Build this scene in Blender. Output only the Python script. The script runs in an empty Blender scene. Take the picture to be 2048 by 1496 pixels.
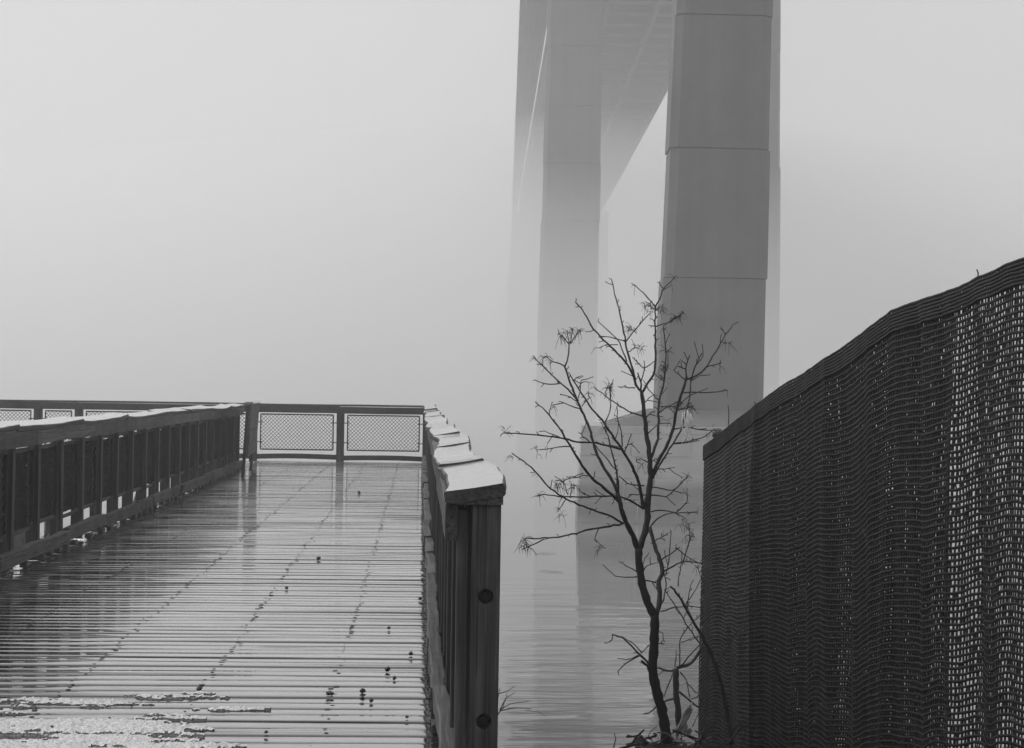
import bpy, math, random
import numpy as np
from mathutils import Vector, Matrix

random.seed(7)
rng = np.random.default_rng(7)
scene = bpy.context.scene
COL = scene.collection

# ------------------------------------------------------------------ camera
# x to the right, y along the boardwalk, z up; z = 0 is the boardwalk surface
EYE = 1.354
F = 3600.0                                   # focal length in photo pixels (2048 wide)
ROLL = 0.0157
_ycam = np.array([-184.0, -29.0, -F]); _ycam /= np.linalg.norm(_ycam)
_zc = np.array([ROLL, 1.0, 0.0]); _zc[2] = -(_zc[0]*_ycam[0] + _zc[1]*_ycam[1]) / _ycam[2]
_zc /= np.linalg.norm(_zc)
_xc = np.cross(_ycam, _zc)
R_C2W = np.array([_xc, _ycam, _zc])          # camera vector -> world vector
cam_d = bpy.data.cameras.new('camera')
cam_d.sensor_width = 36.0
cam_d.lens = F / 2048.0 * 36.0
cam_d.clip_start = 0.05
cam_d.clip_end = 8000
cam = bpy.data.objects.new('camera', cam_d)
COL.objects.link(cam)
M4 = Matrix.Identity(4)
for i in range(3):
    for j in range(3):
        M4[i][j] = R_C2W[i][j]
M4[2][3] = EYE
cam.matrix_world = M4
scene.camera = cam

def ray(px, py):
    return R_C2W @ np.array([(px - 1024.0)/F, -(py - 748.0)/F, -1.0])
def atY(px, py, Y):
    d = ray(px, py); t = Y/d[1]
    return np.array([d[0]*t, Y, EYE + d[2]*t])
def atZ(px, py, Z):
    d = ray(px, py); t = (Z - EYE)/d[2]
    return np.array([d[0]*t, d[1]*t, Z])

# ------------------------------------------------------------------ sky, sun, exposure
SUN_EL, SUN_AZ = math.radians(46), math.radians(-62)   # azimuth measured from +y towards +x
world = bpy.data.worlds.new('World'); scene.world = world; world.use_nodes = True
wn = world.node_tree; wn.nodes.clear()
wo = wn.nodes.new('ShaderNodeOutputWorld'); wb = wn.nodes.new('ShaderNodeBackground')
sk = wn.nodes.new('ShaderNodeTexSky'); sk.sky_type = 'NISHITA'; sk.sun_disc = False
sk.sun_elevation = SUN_EL; sk.sun_rotation = SUN_AZ
sk.dust_density = 6.0; sk.air_density = 1.0; sk.ozone_density = 1.0
bw = wn.nodes.new('ShaderNodeRGBToBW')
wn.links.new(sk.outputs[0], bw.inputs[0])
ov = wn.nodes.new('ShaderNodeMix'); ov.data_type = 'FLOAT'          # overcast: mostly even, a little of the clear sky's shape
ov.inputs[0].default_value = 0.90; ov.inputs[3].default_value = 7.0
wn.links.new(bw.outputs[0], ov.inputs[2]); wn.links.new(ov.outputs[0], wb.inputs[0])
wb.inputs[1].default_value = 0.10
wn.links.new(wb.outputs[0], wo.inputs[0])
sun_d = bpy.data.lights.new('sun', 'SUN'); sun_d.energy = 1.5; sun_d.angle = math.radians(40)
sun_d.color = (1, 1, 1)
sun = bpy.data.objects.new('sun', sun_d); COL.objects.link(sun)
sv = Vector((math.sin(SUN_AZ)*math.cos(SUN_EL), math.cos(SUN_AZ)*math.cos(SUN_EL), math.sin(SUN_EL)))
sun.rotation_euler = (-sv).to_track_quat('-Z', 'Y').to_euler()
sun.location = (-20, 30, 60)
scene.view_settings.view_transform = 'Standard'
scene.view_settings.look = 'None'
scene.view_settings.exposure = 0.14
scene.view_settings.gamma = 1.0
scene.view_settings.use_curve_mapping = False
scene.render.engine = 'CYCLES'
cy = scene.cycles
cy.use_denoising = True
cy.max_bounces = 10; cy.diffuse_bounces = 3; cy.glossy_bounces = 4
cy.volume_bounces = 6; cy.transmission_bounces = 4; cy.transparent_max_bounces = 8
cy.caustics_reflective = False; cy.caustics_refractive = False

# ------------------------------------------------------------------ materials (neutral greys: a black-and-white place)
MATS = {}
def new_mat(name):
    m = bpy.data.materials.new(name); m.use_nodes = True
    nt = m.node_tree
    return m, nt, nt.nodes['Principled BSDF']
def N(nt, t, **kw):
    n = nt.nodes.new(t)
    for k, v in kw.items(): setattr(n, k, v)
    return n
def ramp(nt, a, b, p0=0.3, p1=0.7):
    r = N(nt, 'ShaderNodeValToRGB')
    r.color_ramp.elements[0].position = p0; r.color_ramp.elements[1].position = p1
    r.color_ramp.elements[0].color = (a, a, a, 1); r.color_ramp.elements[1].color = (b, b, b, 1)
    return r
def coords(nt, scale, rnd=True):
    tc = N(nt, 'ShaderNodeTexCoord'); mp = N(nt, 'ShaderNodeMapping')
    mp.inputs['Scale'].default_value = scale
    nt.links.new(tc.outputs['Object'], mp.inputs['Vector'])
    if rnd:
        oi = N(nt, 'ShaderNodeObjectInfo')
        ml = N(nt, 'ShaderNodeVectorMath', operation='SCALE')
        ml.inputs[0].default_value = (37.0, 53.0, 71.0)
        nt.links.new(oi.outputs['Random'], ml.inputs['Scale'])
        nt.links.new(ml.outputs[0], mp.inputs['Location'])
    return mp
def noise(nt, vec, scale, detail=4.0, rough=0.55, dist=0.0):
    n = N(nt, 'ShaderNodeTexNoise')
    n.inputs['Scale'].default_value = scale; n.inputs['Detail'].default_value = detail
    n.inputs['Roughness'].default_value = rough; n.inputs['Distortion'].default_value = dist
    nt.links.new(vec.outputs[0], n.inputs['Vector'])
    return n
def mix(nt, fac, a, b):
    m = N(nt, 'ShaderNodeMix', data_type='RGBA')
    for s, v in ((m.inputs[0], fac), (m.inputs[6], a), (m.inputs[7], b)):
        if isinstance(v, (int, float)):
            s.default_value = v if s.type == 'VALUE' else (v, v, v, 1)
        else:
            nt.links.new(v, s)
    return m.outputs[2]
def bump(nt, height, strength, dist, bs):
    b = N(nt, 'ShaderNodeBump'); b.inputs['Strength'].default_value = strength
    b.inputs['Distance'].default_value = dist
    nt.links.new(height, b.inputs['Height']); nt.links.new(b.outputs[0], bs.inputs['Normal'])
    return b

def wood(name, axis, dark, light, rough=(0.35, 0.6), coat=0.0, coat_rough=0.08, grain=1.0, bmp=0.25, ior=1.45, cior=1.4, var=(0.75, 1.25)):
    m, nt, bs = new_mat(name)
    sc = [38.0, 38.0, 38.0]; sc[axis] = 1.6
    mp = coords(nt, sc)
    g = noise(nt, mp, grain, 6, 0.65, 0.6)
    mp2 = coords(nt, (1, 1, 1)); st = noise(nt, mp2, 2.3, 5, 0.6)
    r1 = ramp(nt, dark, light, 0.32, 0.68); nt.links.new(g.outputs[0], r1.inputs[0])
    r2 = ramp(nt, 0.35, 1.35, 0.32, 0.70); nt.links.new(st.outputs[0], r2.inputs[0])
    mu = N(nt, 'ShaderNodeMix', data_type='RGBA', blend_type='MULTIPLY'); mu.inputs[0].default_value = 1
    nt.links.new(r1.outputs[0], mu.inputs[6]); nt.links.new(r2.outputs[0], mu.inputs[7])
    sc3 = [85.0, 85.0, 85.0]; sc3[axis] = 0.9
    ck = noise(nt, coords(nt, sc3), 1.0, 3, 0.6, 0.8)
    r3 = ramp(nt, 0.22, 1.0, 0.36, 0.45); nt.links.new(ck.outputs[0], r3.inputs[0])
    mu3 = N(nt, 'ShaderNodeMix', data_type='RGBA', blend_type='MULTIPLY'); mu3.inputs[0].default_value = 1
    nt.links.new(mu.outputs[2], mu3.inputs[6]); nt.links.new(r3.outputs[0], mu3.inputs[7]); mu = mu3
    oi = N(nt, 'ShaderNodeObjectInfo')
    rr = ramp(nt, var[0], var[1], 0, 1); nt.links.new(oi.outputs['Random'], rr.inputs[0])
    mu2 = N(nt, 'ShaderNodeMix', data_type='RGBA', blend_type='MULTIPLY'); mu2.inputs[0].default_value = 1
    nt.links.new(mu.outputs[2], mu2.inputs[6]); nt.links.new(rr.outputs[0], mu2.inputs[7])
    nt.links.new(mu2.outputs[2], bs.inputs['Base Color'])
    rr2 = ramp(nt, rough[0], rough[1], 0.35, 0.65); nt.links.new(st.outputs[0], rr2.inputs[0])
    nt.links.new(rr2.outputs[0], bs.inputs['Roughness'])
    bs.inputs['IOR'].default_value = ior
    bs.inputs['Coat Weight'].default_value = coat
    bs.inputs['Coat Roughness'].default_value = coat_rough
    bs.inputs['Coat IOR'].default_value = cior
    bump(nt, g.outputs[0], bmp, 0.004, bs)
    MATS[name] = m
    return m, nt, bs

wood('post_wood', 2, 0.010, 0.072, rough=(0.45, 0.65), bmp=0.5)
wood('rail_wood', 1, 0.014, 0.13, rough=(0.4, 0.65), bmp=0.6, var=(0.5, 1.35))
wood('cross_wood', 0, 0.018, 0.10, rough=(0.4, 0.65), bmp=0.35)
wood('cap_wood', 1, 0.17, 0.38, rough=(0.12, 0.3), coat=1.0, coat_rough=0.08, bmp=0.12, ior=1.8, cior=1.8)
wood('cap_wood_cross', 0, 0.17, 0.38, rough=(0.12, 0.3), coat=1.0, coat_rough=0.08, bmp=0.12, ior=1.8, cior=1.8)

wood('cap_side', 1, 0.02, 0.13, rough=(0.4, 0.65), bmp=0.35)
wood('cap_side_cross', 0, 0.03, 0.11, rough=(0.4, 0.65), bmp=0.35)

def deck_mat():
    m, nt, bs = wood('deck_wood', 0, 0.025, 0.075, rough=(0.06, 0.22), coat=1.0, coat_rough=0.03, bmp=0.05, ior=1.8, cior=1.8)
    dn = noise(nt, coords(nt, (0.45, 11.0, 1.0)), 1.0, 4, 0.6, 0.4)
    dr = ramp(nt, 0.18, 1.0, 0.36, 0.47); nt.links.new(dn.outputs[0], dr.inputs[0])
    nt.links.new(dr.outputs[0], bs.inputs['Coat Weight'])
    dh = N(nt, 'ShaderNodeMath', operation='MULTIPLY'); dh.inputs[1].default_value = 0.5
    nt.links.new(dr.outputs[0], dh.inputs[0]); nt.links.new(dh.outputs[0], bs.inputs['Specular IOR Level'])
    return m
deck_mat()

def simple(name, a, b, scale, rough=0.7, detail=5, bmp=0.0, bdist=0.01, stretch=(1, 1, 1), rnd=True, spec=None):
    m, nt, bs = new_mat(name)
    mp = coords(nt, stretch, rnd); n = noise(nt, mp, scale, detail, 0.6)
    r = ramp(nt, a, b); nt.links.new(n.outputs[0], r.inputs[0])
    nt.links.new(r.outputs[0], bs.inputs['Base Color'])
    bs.inputs['Roughness'].default_value = rough
    if spec is not None: bs.inputs['Specular IOR Level'].default_value = spec
    if bmp: bump(nt, n.outputs[0], bmp, bdist, bs)
    MATS[name] = m
    return m, nt, bs
simple('bark', 0.004, 0.015, 30, 0.75, bmp=0.6, bdist=0.006, stretch=(1, 1, 0.25))
simple('bark_pale', 0.03, 0.09, 30, 0.75, bmp=0.6, bdist=0.006, stretch=(1, 1, 0.25))
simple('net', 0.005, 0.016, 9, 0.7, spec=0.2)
simple('net_lit', 0.022, 0.058, 9, 0.7, spec=0.2)  # lighter copy of net: light on the end panel put into the colour
simple('iron', 0.012, 0.03, 20, 0.5)
simple('galvanised', 0.03, 0.07, 25, 0.45)
simple('bolt', 0.003, 0.008, 40, 0.5)
simple('pebble', 0.015, 0.05, 60, 0.6, bmp=0.5, bdist=0.003)
simple('soil', 0.012, 0.05, 7, 0.9, bmp=0.8, bdist=0.03, rnd=False)
simple('litter', 0.008, 0.06, 40, 0.7)
simple('steel', 0.03, 0.06, 0.4, 0.6, rnd=False)
m_, nt_, bs_ = simple('stone', 0.36, 0.50, 1.2, 0.75, detail=8, bmp=0.5, bdist=0.05)
g_ = N(nt_, 'ShaderNodeNewGeometry'); x_ = N(nt_, 'ShaderNodeSeparateXYZ'); nt_.links.new(g_.outputs['Position'], x_.inputs[0])
r_ = N(nt_, 'ShaderNodeMapRange'); nt_.links.new(x_.outputs['Z'], r_.inputs[0])
for k_, v_ in ((1, -2.75), (2, -2.35), (3, 0.5), (4, 1.0)): r_.inputs[k_].default_value = v_      # wet, weedy stone below the tide mark
mu_ = N(nt_, 'ShaderNodeMix', data_type='RGBA', blend_type='MULTIPLY'); mu_.inputs[0].default_value = 1
nt_.links.new(bs_.inputs['Base Color'].links[0].from_socket, mu_.inputs[6]); nt_.links.new(r_.outputs[0], mu_.inputs[7])
nt_.links.new(mu_.outputs[2], bs_.inputs['Base Color'])
simple('mortar', 0.6, 0.75, 3.0, 0.9, rnd=False)

def concrete():
    m, nt, bs = new_mat('concrete')
    mp = coords(nt, (1, 1, 1), False); n = noise(nt, mp, 0.5, 8, 0.6)
    mp2 = coords(nt, (1.6, 1.6, 0.06), False); st = noise(nt, mp2, 1.0, 6, 0.6)
    r = ramp(nt, 0.09, 0.135); nt.links.new(n.outputs[0], r.inputs[0])
    r2 = ramp(nt, 0.82, 1.08); nt.links.new(st.outputs[0], r2.inputs[0])
    mu = N(nt, 'ShaderNodeMix', data_type='RGBA', blend_type='MULTIPLY'); mu.inputs[0].default_value = 1
    nt.links.new(r.outputs[0], mu.inputs[6]); nt.links.new(r2.outputs[0], mu.inputs[7])
    nt.links.new(mu.outputs[2], bs.inputs['Base Color']); bs.inputs['Roughness'].default_value = 0.85
    MATS['concrete'] = m
concrete()

def water_mat():
    m, nt, bs = new_mat('water')
    bs.inputs['Base Color'].default_value = (0.16, 0.16, 0.16, 1)
    bs.inputs['Roughness'].default_value = 0.03
    bs.inputs['IOR'].default_value = 1.34
    mp = coords(nt, (0.22, 1.0, 1.0), False)
    n1 = noise(nt, mp, 0.9, 3, 0.55, 0.5)
    n2 = noise(nt, mp, 4.2, 2, 0.5)
    mpp = coords(nt, (0.03, 0.10, 1.0), False)
    patch = noise(nt, mpp, 1.0, 3, 0.5)
    rp = ramp(nt, 0.25, 1.0, 0.40, 0.60); nt.links.new(patch.outputs[0], rp.inputs[0])
    geo = N(nt, 'ShaderNodeNewGeometry'); sx = N(nt, 'ShaderNodeSeparateXYZ'); nt.links.new(geo.outputs['Position'], sx.inputs[0])
    mr = N(nt, 'ShaderNodeMapRange'); mr.interpolation_type = 'SMOOTHSTEP'
    for k, v in ((1, 30.0), (2, 62.0), (3, 1.0), (4, 0.10)): mr.inputs[k].default_value = v
    nt.links.new(sx.outputs['Y'], mr.inputs[0])
    add = N(nt, 'ShaderNodeMath', operation='MULTIPLY_ADD')
    nt.links.new(n2.outputs[0], add.inputs[0]); add.inputs[1].default_value = 0.20
    nt.links.new(n1.outputs[0], add.inputs[2])
    ml = N(nt, 'ShaderNodeMath', operation='MULTIPLY')
    nt.links.new(add.outputs[0], ml.inputs[0]); nt.links.new(rp.outputs[0], ml.inputs[1])
    ml2 = N(nt, 'ShaderNodeMath', operation='MULTIPLY')
    nt.links.new(ml.outputs[0], ml2.inputs[0]); nt.links.new(mr.outputs[0], ml2.inputs[1])
    bump(nt, ml2.outputs[0], 1.0, 0.065, bs)
    MATS['water'] = m
water_mat()

def snow_mat():
    m, nt, bs = new_mat('snow')
    mp = coords(nt, (1, 1, 1), False); n = noise(nt, mp, 110, 5, 0.75)
    r = ramp(nt, 0.30, 0.80, 0.36, 0.58); nt.links.new(n.outputs[0], r.inputs[0])
    nt.links.new(r.outputs[0], bs.inputs['Base Color']); bs.inputs['Roughness'].default_value = 0.55
    bump(nt, n.outputs[0], 0.7, 0.006, bs)
    MATS['snow'] = m
snow_mat()
def plastic_mat():
    m, nt, bs = new_mat('plastic_film')
    out = nt.nodes['Material Output']
    bs.inputs['Base Color'].default_value = (0.85, 0.85, 0.85, 1); bs.inputs['Roughness'].default_value = 0.3
    tr = N(nt, 'ShaderNodeBsdfTranslucent'); tr.inputs[0].default_value = (0.9, 0.9, 0.9, 1)
    mx = N(nt, 'ShaderNodeMixShader'); mx.inputs[0].default_value = 0.65
    nt.links.new(bs.outputs[0], mx.inputs[1]); nt.links.new(tr.outputs[0], mx.inputs[2]); nt.links.new(mx.outputs[0], out.inputs[0])
    MATS['plastic_film'] = m
plastic_mat()
def vol_mat(name, dens):
    m = bpy.data.materials.new(name); m.use_nodes = True; nt = m.node_tree; nt.nodes.clear()
    o = N(nt, 'ShaderNodeOutputMaterial'); v = N(nt, 'ShaderNodeVolumePrincipled')
    v.inputs['Color'].default_value = (0.995, 0.995, 0.995, 1)
    v.inputs['Density'].default_value = dens; v.inputs['Anisotropy'].default_value = 0.25
    nt.links.new(v.outputs[0], o.inputs['Volume'])
    MATS[name] = m
vol_mat('haze', 0.0030)
vol_mat('fog_bank', 0.024)

# ------------------------------------------------------------------ builders
WLOC = {}
def mesh_from(name, v, f, smooth=False):
    me = bpy.data.meshes.new(name)
    me.from_pydata([tuple(map(float, p)) for p in v], [], f)
    me.validate(); me.update()
    if smooth:
        me.polygons.foreach_set('use_smooth', [True]*len(me.polygons))
    return me
def add(name, me, mat, parent=None, loc=(0, 0, 0), rot=None, label=None, kind=None):
    o = bpy.data.objects.new(name, me)
    COL.objects.link(o)
    loc = Vector([float(c) for c in loc])
    if parent is not None:
        o.parent = parent; o.location = loc - WLOC[parent.name]
    else:
        o.location = loc
    WLOC[o.name] = loc
    if rot: o.rotation_euler = rot
    if mat and me and not me.materials: me.materials.append(MATS[mat])
    if label: o['label'] = label
    if kind: o['kind'] = kind
    return o
def thing(name, label, cat, loc=(0, 0, 0), group=None):
    o = add(name, None, None, None, loc)
    o.empty_display_size = 0.2
    return tag(o, label, cat, group)
def tag(o, label, cat, group=None):
    o['label'] = label; o['category'] = cat
    if group: o['group'] = group
    return o

class MB:
    def __init__(s): s.v = []; s.f = []
    def quadbox(s, c):                      # 8 corners: bottom 4 ccw, top 4 ccw
        n = len(s.v); s.v += [tuple(p) for p in c]
        s.f += [(n, n+3, n+2, n+1), (n+4, n+5, n+6, n+7)]
        for i in range(4):
            j = (i+1) % 4; s.f.append((n+i, n+j, n+4+j, n+4+i))
    def box(s, x0, x1, y0, y1, z0, z1):
        s.quadbox([(x0, y0, z0), (x1, y0, z0), (x1, y1, z0), (x0, y1, z0),
                   (x0, y0, z1), (x1, y0, z1), (x1, y1, z1), (x0, y1, z1)])
    def cbox(s, x0, x1, y0, y1, z0, z1, b=0.004):  # chamfered along all edges
        n = len(s.v)
        for z, ins in ((z0, b), (z0+b, 0), (z1-b, 0), (z1, b)):
            a, c, d, e = x0+ins, x1-ins, y0+ins, y1-ins
            k = b if ins == 0 else b*0.6
            s.v += [(a+k, d, z), (c-k, d, z), (c, d+k, z), (c, e-k, z), (c-k, e, z), (a+k, e, z), (a, e-k, z), (a, d+k, z)]
        s.f.append(tuple(n+i for i in reversed(range(8)))); s.f.append(tuple(n+24+i for i in range(8)))
        for r in range(3):
            for i in range(8):
                j = (i+1) % 8; s.f.append((n+8*r+i, n+8*r+j, n+8*r+8+j, n+8*r+8+i))
    def tube(s, pts, rad, sides=6, cap=True):
        pts = [np.array(p, float) for p in pts]; n0 = len(s.v); k = len(pts)
        up = None
        for i in range(k):
            t = pts[min(i+1, k-1)] - pts[max(i-1, 0)]; t = t/(np.linalg.norm(t)+1e-9)
            if up is None:
                up = np.cross(t, [0.3, 0.9, 0.1]); 
            up = up - t*np.dot(up, t); up /= np.linalg.norm(up)+1e-9
            w = np.cross(t, up); r = rad[i] if hasattr(rad, '__len__') else rad
            for a in range(sides):
                th = 2*math.pi*a/sides
                s.v.append(tuple(pts[i] + r*(math.cos(th)*up + math.sin(th)*w)))
        for i in range(k-1):
            for a in range(sides):
                b = (a+1) % sides
                s.f.append((n0+i*sides+a, n0+i*sides+b, n0+(i+1)*sides+b, n0+(i+1)*sides+a))
        if cap:
            s.f.append(tuple(n0+a for a in reversed(range(sides))))
            s.f.append(tuple(n0+(k-1)*sides+a for a in range(sides)))
    def mesh(s, name, smooth=False): return mesh_from(name, s.v, s.f, smooth)
def cbox_mesh(name, *a, **k):
    m = MB(); m.cbox(*a, **k); return m.mesh(name)

def plank(name, L, w, t, seg=10, bow=0.0, side=0.0, twist=0.0, cup=0.0, b=0.006, seed=0, rough=0.0015, top_mat=None, side_mat=None):
    """a warped plank running along +y, top face at z = 0 centre, chamfered edges"""
    r = np.random.default_rng(seed); m = MB()
    ph = r.uniform(0, 6, 4)
    prof = [(-w/2, -t+b), (-w/2, -b), (-w/2+b, 0), (-w/4, cup*0.6), (0, cup), (w/4, cup*0.6), (w/2-b, 0), (w/2, -b), (w/2, -t+b), (w/2-b, -t), (-w/2+b, -t)]
    n = len(prof)
    for i in range(seg+1):
        u = i/seg; y = u*L
        dz = bow*4*u*(1-u) + rough*math.sin(9*u+ph[0]); dx = side*4*u*(1-u) + rough*2*math.sin(7*u+ph[1])
        a = twist*(u-0.5)
        for (px, pz) in prof:
            jx = rough*math.sin(23*u+ph[2]+px*30)
            m.v.append((dx + px*math.cos(a) - pz*math.sin(a) + jx, y, dz + px*math.sin(a) + pz*math.cos(a)))
    for i in range(seg):
        for k in range(n):
            j = (k+1) % n
            m.f.append((i*n+k, i*n+j, (i+1)*n+j, (i+1)*n+k))
    m.f.append(tuple(range(n))); m.f.append(tuple(seg*n+k for k in reversed(range(n))))
    me = m.mesh(name)
    # dark sides and ends, paler glossy wood only on the upper faces
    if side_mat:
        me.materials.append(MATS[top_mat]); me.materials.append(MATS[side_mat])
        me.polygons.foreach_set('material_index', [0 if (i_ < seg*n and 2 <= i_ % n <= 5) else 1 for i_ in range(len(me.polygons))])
    me.polygons.foreach_set('use_smooth', [False]*len(me.polygons))
    return me

# ------------------------------------------------------------------ water, shore
WZ = -4.2
m = MB(); m.v = [(-1400, -250, WZ), (1400, -250, WZ), (1400, 1900, WZ), (-1400, 1900, WZ)]; m.f = [(0, 1, 2, 3)]
water = add('water', m.mesh('water'), 'water', kind='structure')

def sstep(a, b, x):
    t = np.clip((x-a)/(b-a), 0, 1); return t*t*(3-2*t)
def bank_z(x, y):
    top = -0.15 - 0.55*sstep(5.3, 9.6, y)*sstep(0.2, 0.7, x) - 0.3*sstep(3.5, 5.3, y)*(1-sstep(0.2, 0.7, x))
    yd = 4.9 + 5.35*sstep(0.90, 1.30, x) + 0.15*np.sin(x*1.7)
    drop = np.maximum(0, y-yd)
    z = top - drop*0.95
    z = z + 0.03*np.sin(x*5.1+y*3.3)*np.sin(y*4.7-x*2.1) + 0.012*np.sin(x*17+1)*np.sin(y*19)
    return np.maximum(z, WZ-0.8)
xs = np.concatenate([np.linspace(-30, -4, 14)[:-1], np.linspace(-4, 4.5, 86), np.linspace(4.5, 30, 14)[1:]])
ys = np.concatenate([np.linspace(-12, 0, 10)[:-1], np.linspace(0, 17, 150)])
gx, gy = np.meshgrid(xs, ys); gz = bank_z(gx, gy)
vv = np.stack([gx.ravel(), gy.ravel(), gz.ravel()], 1); W = len(xs)
ff = [(r*W+c, r*W+c+1, (r+1)*W+c+1, (r+1)*W+c) for r in range(len(ys)-1) for c in range(W-1)]
bank = add('river_bank', mesh_from('river_bank', vv, ff, True), 'soil', kind='structure')

# ------------------------------------------------------------------ bridge
BD = np.array([170/3600.0, 1.0]); BD /= np.linalg.norm(BD); BR = np.array([BD[1], -BD[0]])
DZ = 43.4                                     # underside of the bridge deck
def leg(parent, pl_top, pr_top, pl_bot, pr_bot, Y, depth, joints, ztop, zbot, seed, ypx=(0, 850)):
    """battered concrete leg as stacked lifts; joint pixels are turned to heights at distance Y"""
    A = [atY(p, ypx[0], Y) for p in (pl_top, pr_top)]; B = [atY(p, ypx[1], Y) for p in (pl_bot, pr_bot)]
    def edge(k, z):
        t = (z - B[k][2])/(A[k][2]-B[k][2]); return B[k][0] + t*(A[k][0]-B[k][0])
    zs = [zbot] + sorted(z for z in joints if zbot < z < ztop) + [ztop]
    r = np.random.default_rng(seed)
    for i in range(len(zs)-1):
        z0, z1 = zs[i], zs[i+1]-0.06
        o = r.uniform(-0.05, 0.05, 2)
        m = MB(); ch = 0.35
        ring = []
        for z in (z0, z1):
            xl, xr = edge(0, z)+o[0], edge(1, z)+o[0]; y0 = Y+o[1]
            sk_ = depth*BD[0]/BD[1]
            ring.append([(xl+ch, y0, z), (xr-ch, y0, z), (xr, y0+ch, z), (xr+sk_, y0+depth-ch, z), (xr+sk_-ch, y0+depth, z),
                         (xl+sk_+ch, y0+depth, z), (xl+sk_, y0+depth-ch, z), (xl, y0+ch, z)])
        m.v = ring[0]+ring[1]
        m.f = [tuple(reversed(range(8))), tuple(range(8, 16))] + [(k, (k+1) % 8, 8+(k+1) % 8, 8+k) for k in range(8)]
        add('column_lift', m.mesh('column_lift'), 'concrete', parent)
    m = MB()
    for (z0, z1) in ((zbot+0.05, ztop-0.05),):
        c = []
        for z in (z0, z1):
            xl, xr = edge(0, z)+0.45, edge(1, z)-0.45
            sk_ = depth*BD[0]/BD[1]
            c += [(xl, Y+0.45, z), (xr, Y+0.45, z), (xr+sk_, Y+depth-0.45, z), (xl+sk_, Y+depth-0.45, z)]
        m.quadbox(c)
    add('column_core', m.mesh('column_core'), 'concrete', parent)

P1Y = 79.0
pc = atY(1440, 1045, P1Y)
pier1 = thing('bridge_pier', 'nearest tall concrete bridge pier column on a coursed stone base rising behind the bare sapling', 'bridge pier', (pc[0], P1Y, WZ))
j1 = [atY(1440, y, P1Y)[2] for y in (-510, -240, 28, 295, 555)]
leg(pier1, 1356, 1549, 1316, 1530, P1Y, 3.2, j1, DZ-1.2, 0.55, 3)
# stone base
BY = 76.0
bl_t, bl_b = atY(1165, 850, BY), atY(1155, 1045, BY)
xr_t = 2*pc[0]-bl_t[0]; zt = bl_t[2]
core = MB()
core.quadbox([(bl_b[0]+0.03, BY+0.03, WZ-2), (2*pc[0]-bl_b[0]-0.03, BY+0.03, WZ-2), (2*pc[0]-bl_b[0]-0.03+0.8, BY+9, WZ-2), (bl_b[0]+0.03+0.8, BY+9, WZ-2),
              (bl_t[0]+0.04, BY+0.05, zt-0.03), (xr_t-0.04, BY+0.05, zt-0.03), (xr_t-0.04+0.8, BY+9, zt-0.03), (bl_t[0]+0.04+0.8, BY+9, zt-0.03)])
base = add('stone_base', core.mesh('stone_base'), 'mortar', pier1, (0, 0, 0))
zc = [zt] + [zt-0.35-0.95*k for k in range(6)]
r = np.random.default_rng(5)
def basex(z): 
    t = (zt-z)/(zt-bl_b[2]); return bl_t[0]+t*(bl_b[0]-bl_t[0])
for ci in range(len(zc)-1):
    z1, z0 = zc[ci]-0.025, zc[ci+1]+0.025
    xl0, xl1 = basex(z0), basex(z1); xr0, xr1 = 2*pc[0]-xl0, 2*pc[0]-xl1
    n = 6 if ci % 2 else 5
    cuts = np.linspace(0, 1, n+1); cuts[1:-1] += r.uniform(-0.03, 0.03, n-1)
    for k in range(n):
        d = r.uniform(0, 0.05); a, b_ = cuts[k], cuts[k+1]; g = 0.03
        f0 = lambda t: xl0+t*(xr0-xl0); f1 = lambda t: xl1+t*(xr1-xl1)
        m = MB(); e0 = g if k else -d; e1 = g if k < n-1 else -d
        m.quadbox([(f0(a)+e0, BY-d, z0), (f0(b_)-e1, BY-d, z0), (f0(b_)-e1, BY+0.9, z0), (f0(a)+e0, BY+0.9, z0),
                   (f1(a)+e0, BY-d+0.02, z1), (f1(b_)-e1, BY-d+0.02, z1), (f1(b_)-e1, BY+0.9, z1), (f1(a)+e0, BY+0.9, z1)])
        add('stone', m.mesh('stone'), 'stone', base)
    for k in range(3):                       # the flank facing the boardwalk
        d = r.uniform(0, 0.05); ya, yb = BY+0.95+k*2.6, BY+0.95+(k+1)*2.6-0.05
        m = MB()
        q0, q1 = (ya-BY)*0.089, (yb-BY)*0.089
        m.quadbox([(xl0-d+q0, ya, z0), (xl0+0.9+q0, ya, z0), (xl0+0.9+q1, yb, z0), (xl0-d+q1, yb, z0),
                   (xl1-d+q0, ya, z1), (xl1+0.9+q0, ya, z1), (xl1+0.9+q1, yb, z1), (xl1-d+q1, yb, z1)])
        add('stone', m.mesh('stone'), 'stone', base)
m = MB(); t0 = atY(1312, 822, P1Y)
m.quadbox([(bl_t[0]+0.9, BY+0.4, zt-0.02), (xr_t-0.9, BY+0.4, zt-0.02), (xr_t-0.2, BY+8.6, zt-0.02), (bl_t[0]+1.6, BY+8.6, zt-0.02),
           (t0[0]-0.1, P1Y-0.25, 0.6), (2*pc[0]-t0[0]+0.1, P1Y-0.25, 0.6), (2*pc[0]-t0[0]+0.3, P1Y+3.6, 0.6), (t0[0]+0.1, P1Y+3.6, 0.6)])
add('sloped_cap', m.mesh('sloped_cap'), 'concrete', pier1)

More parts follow.
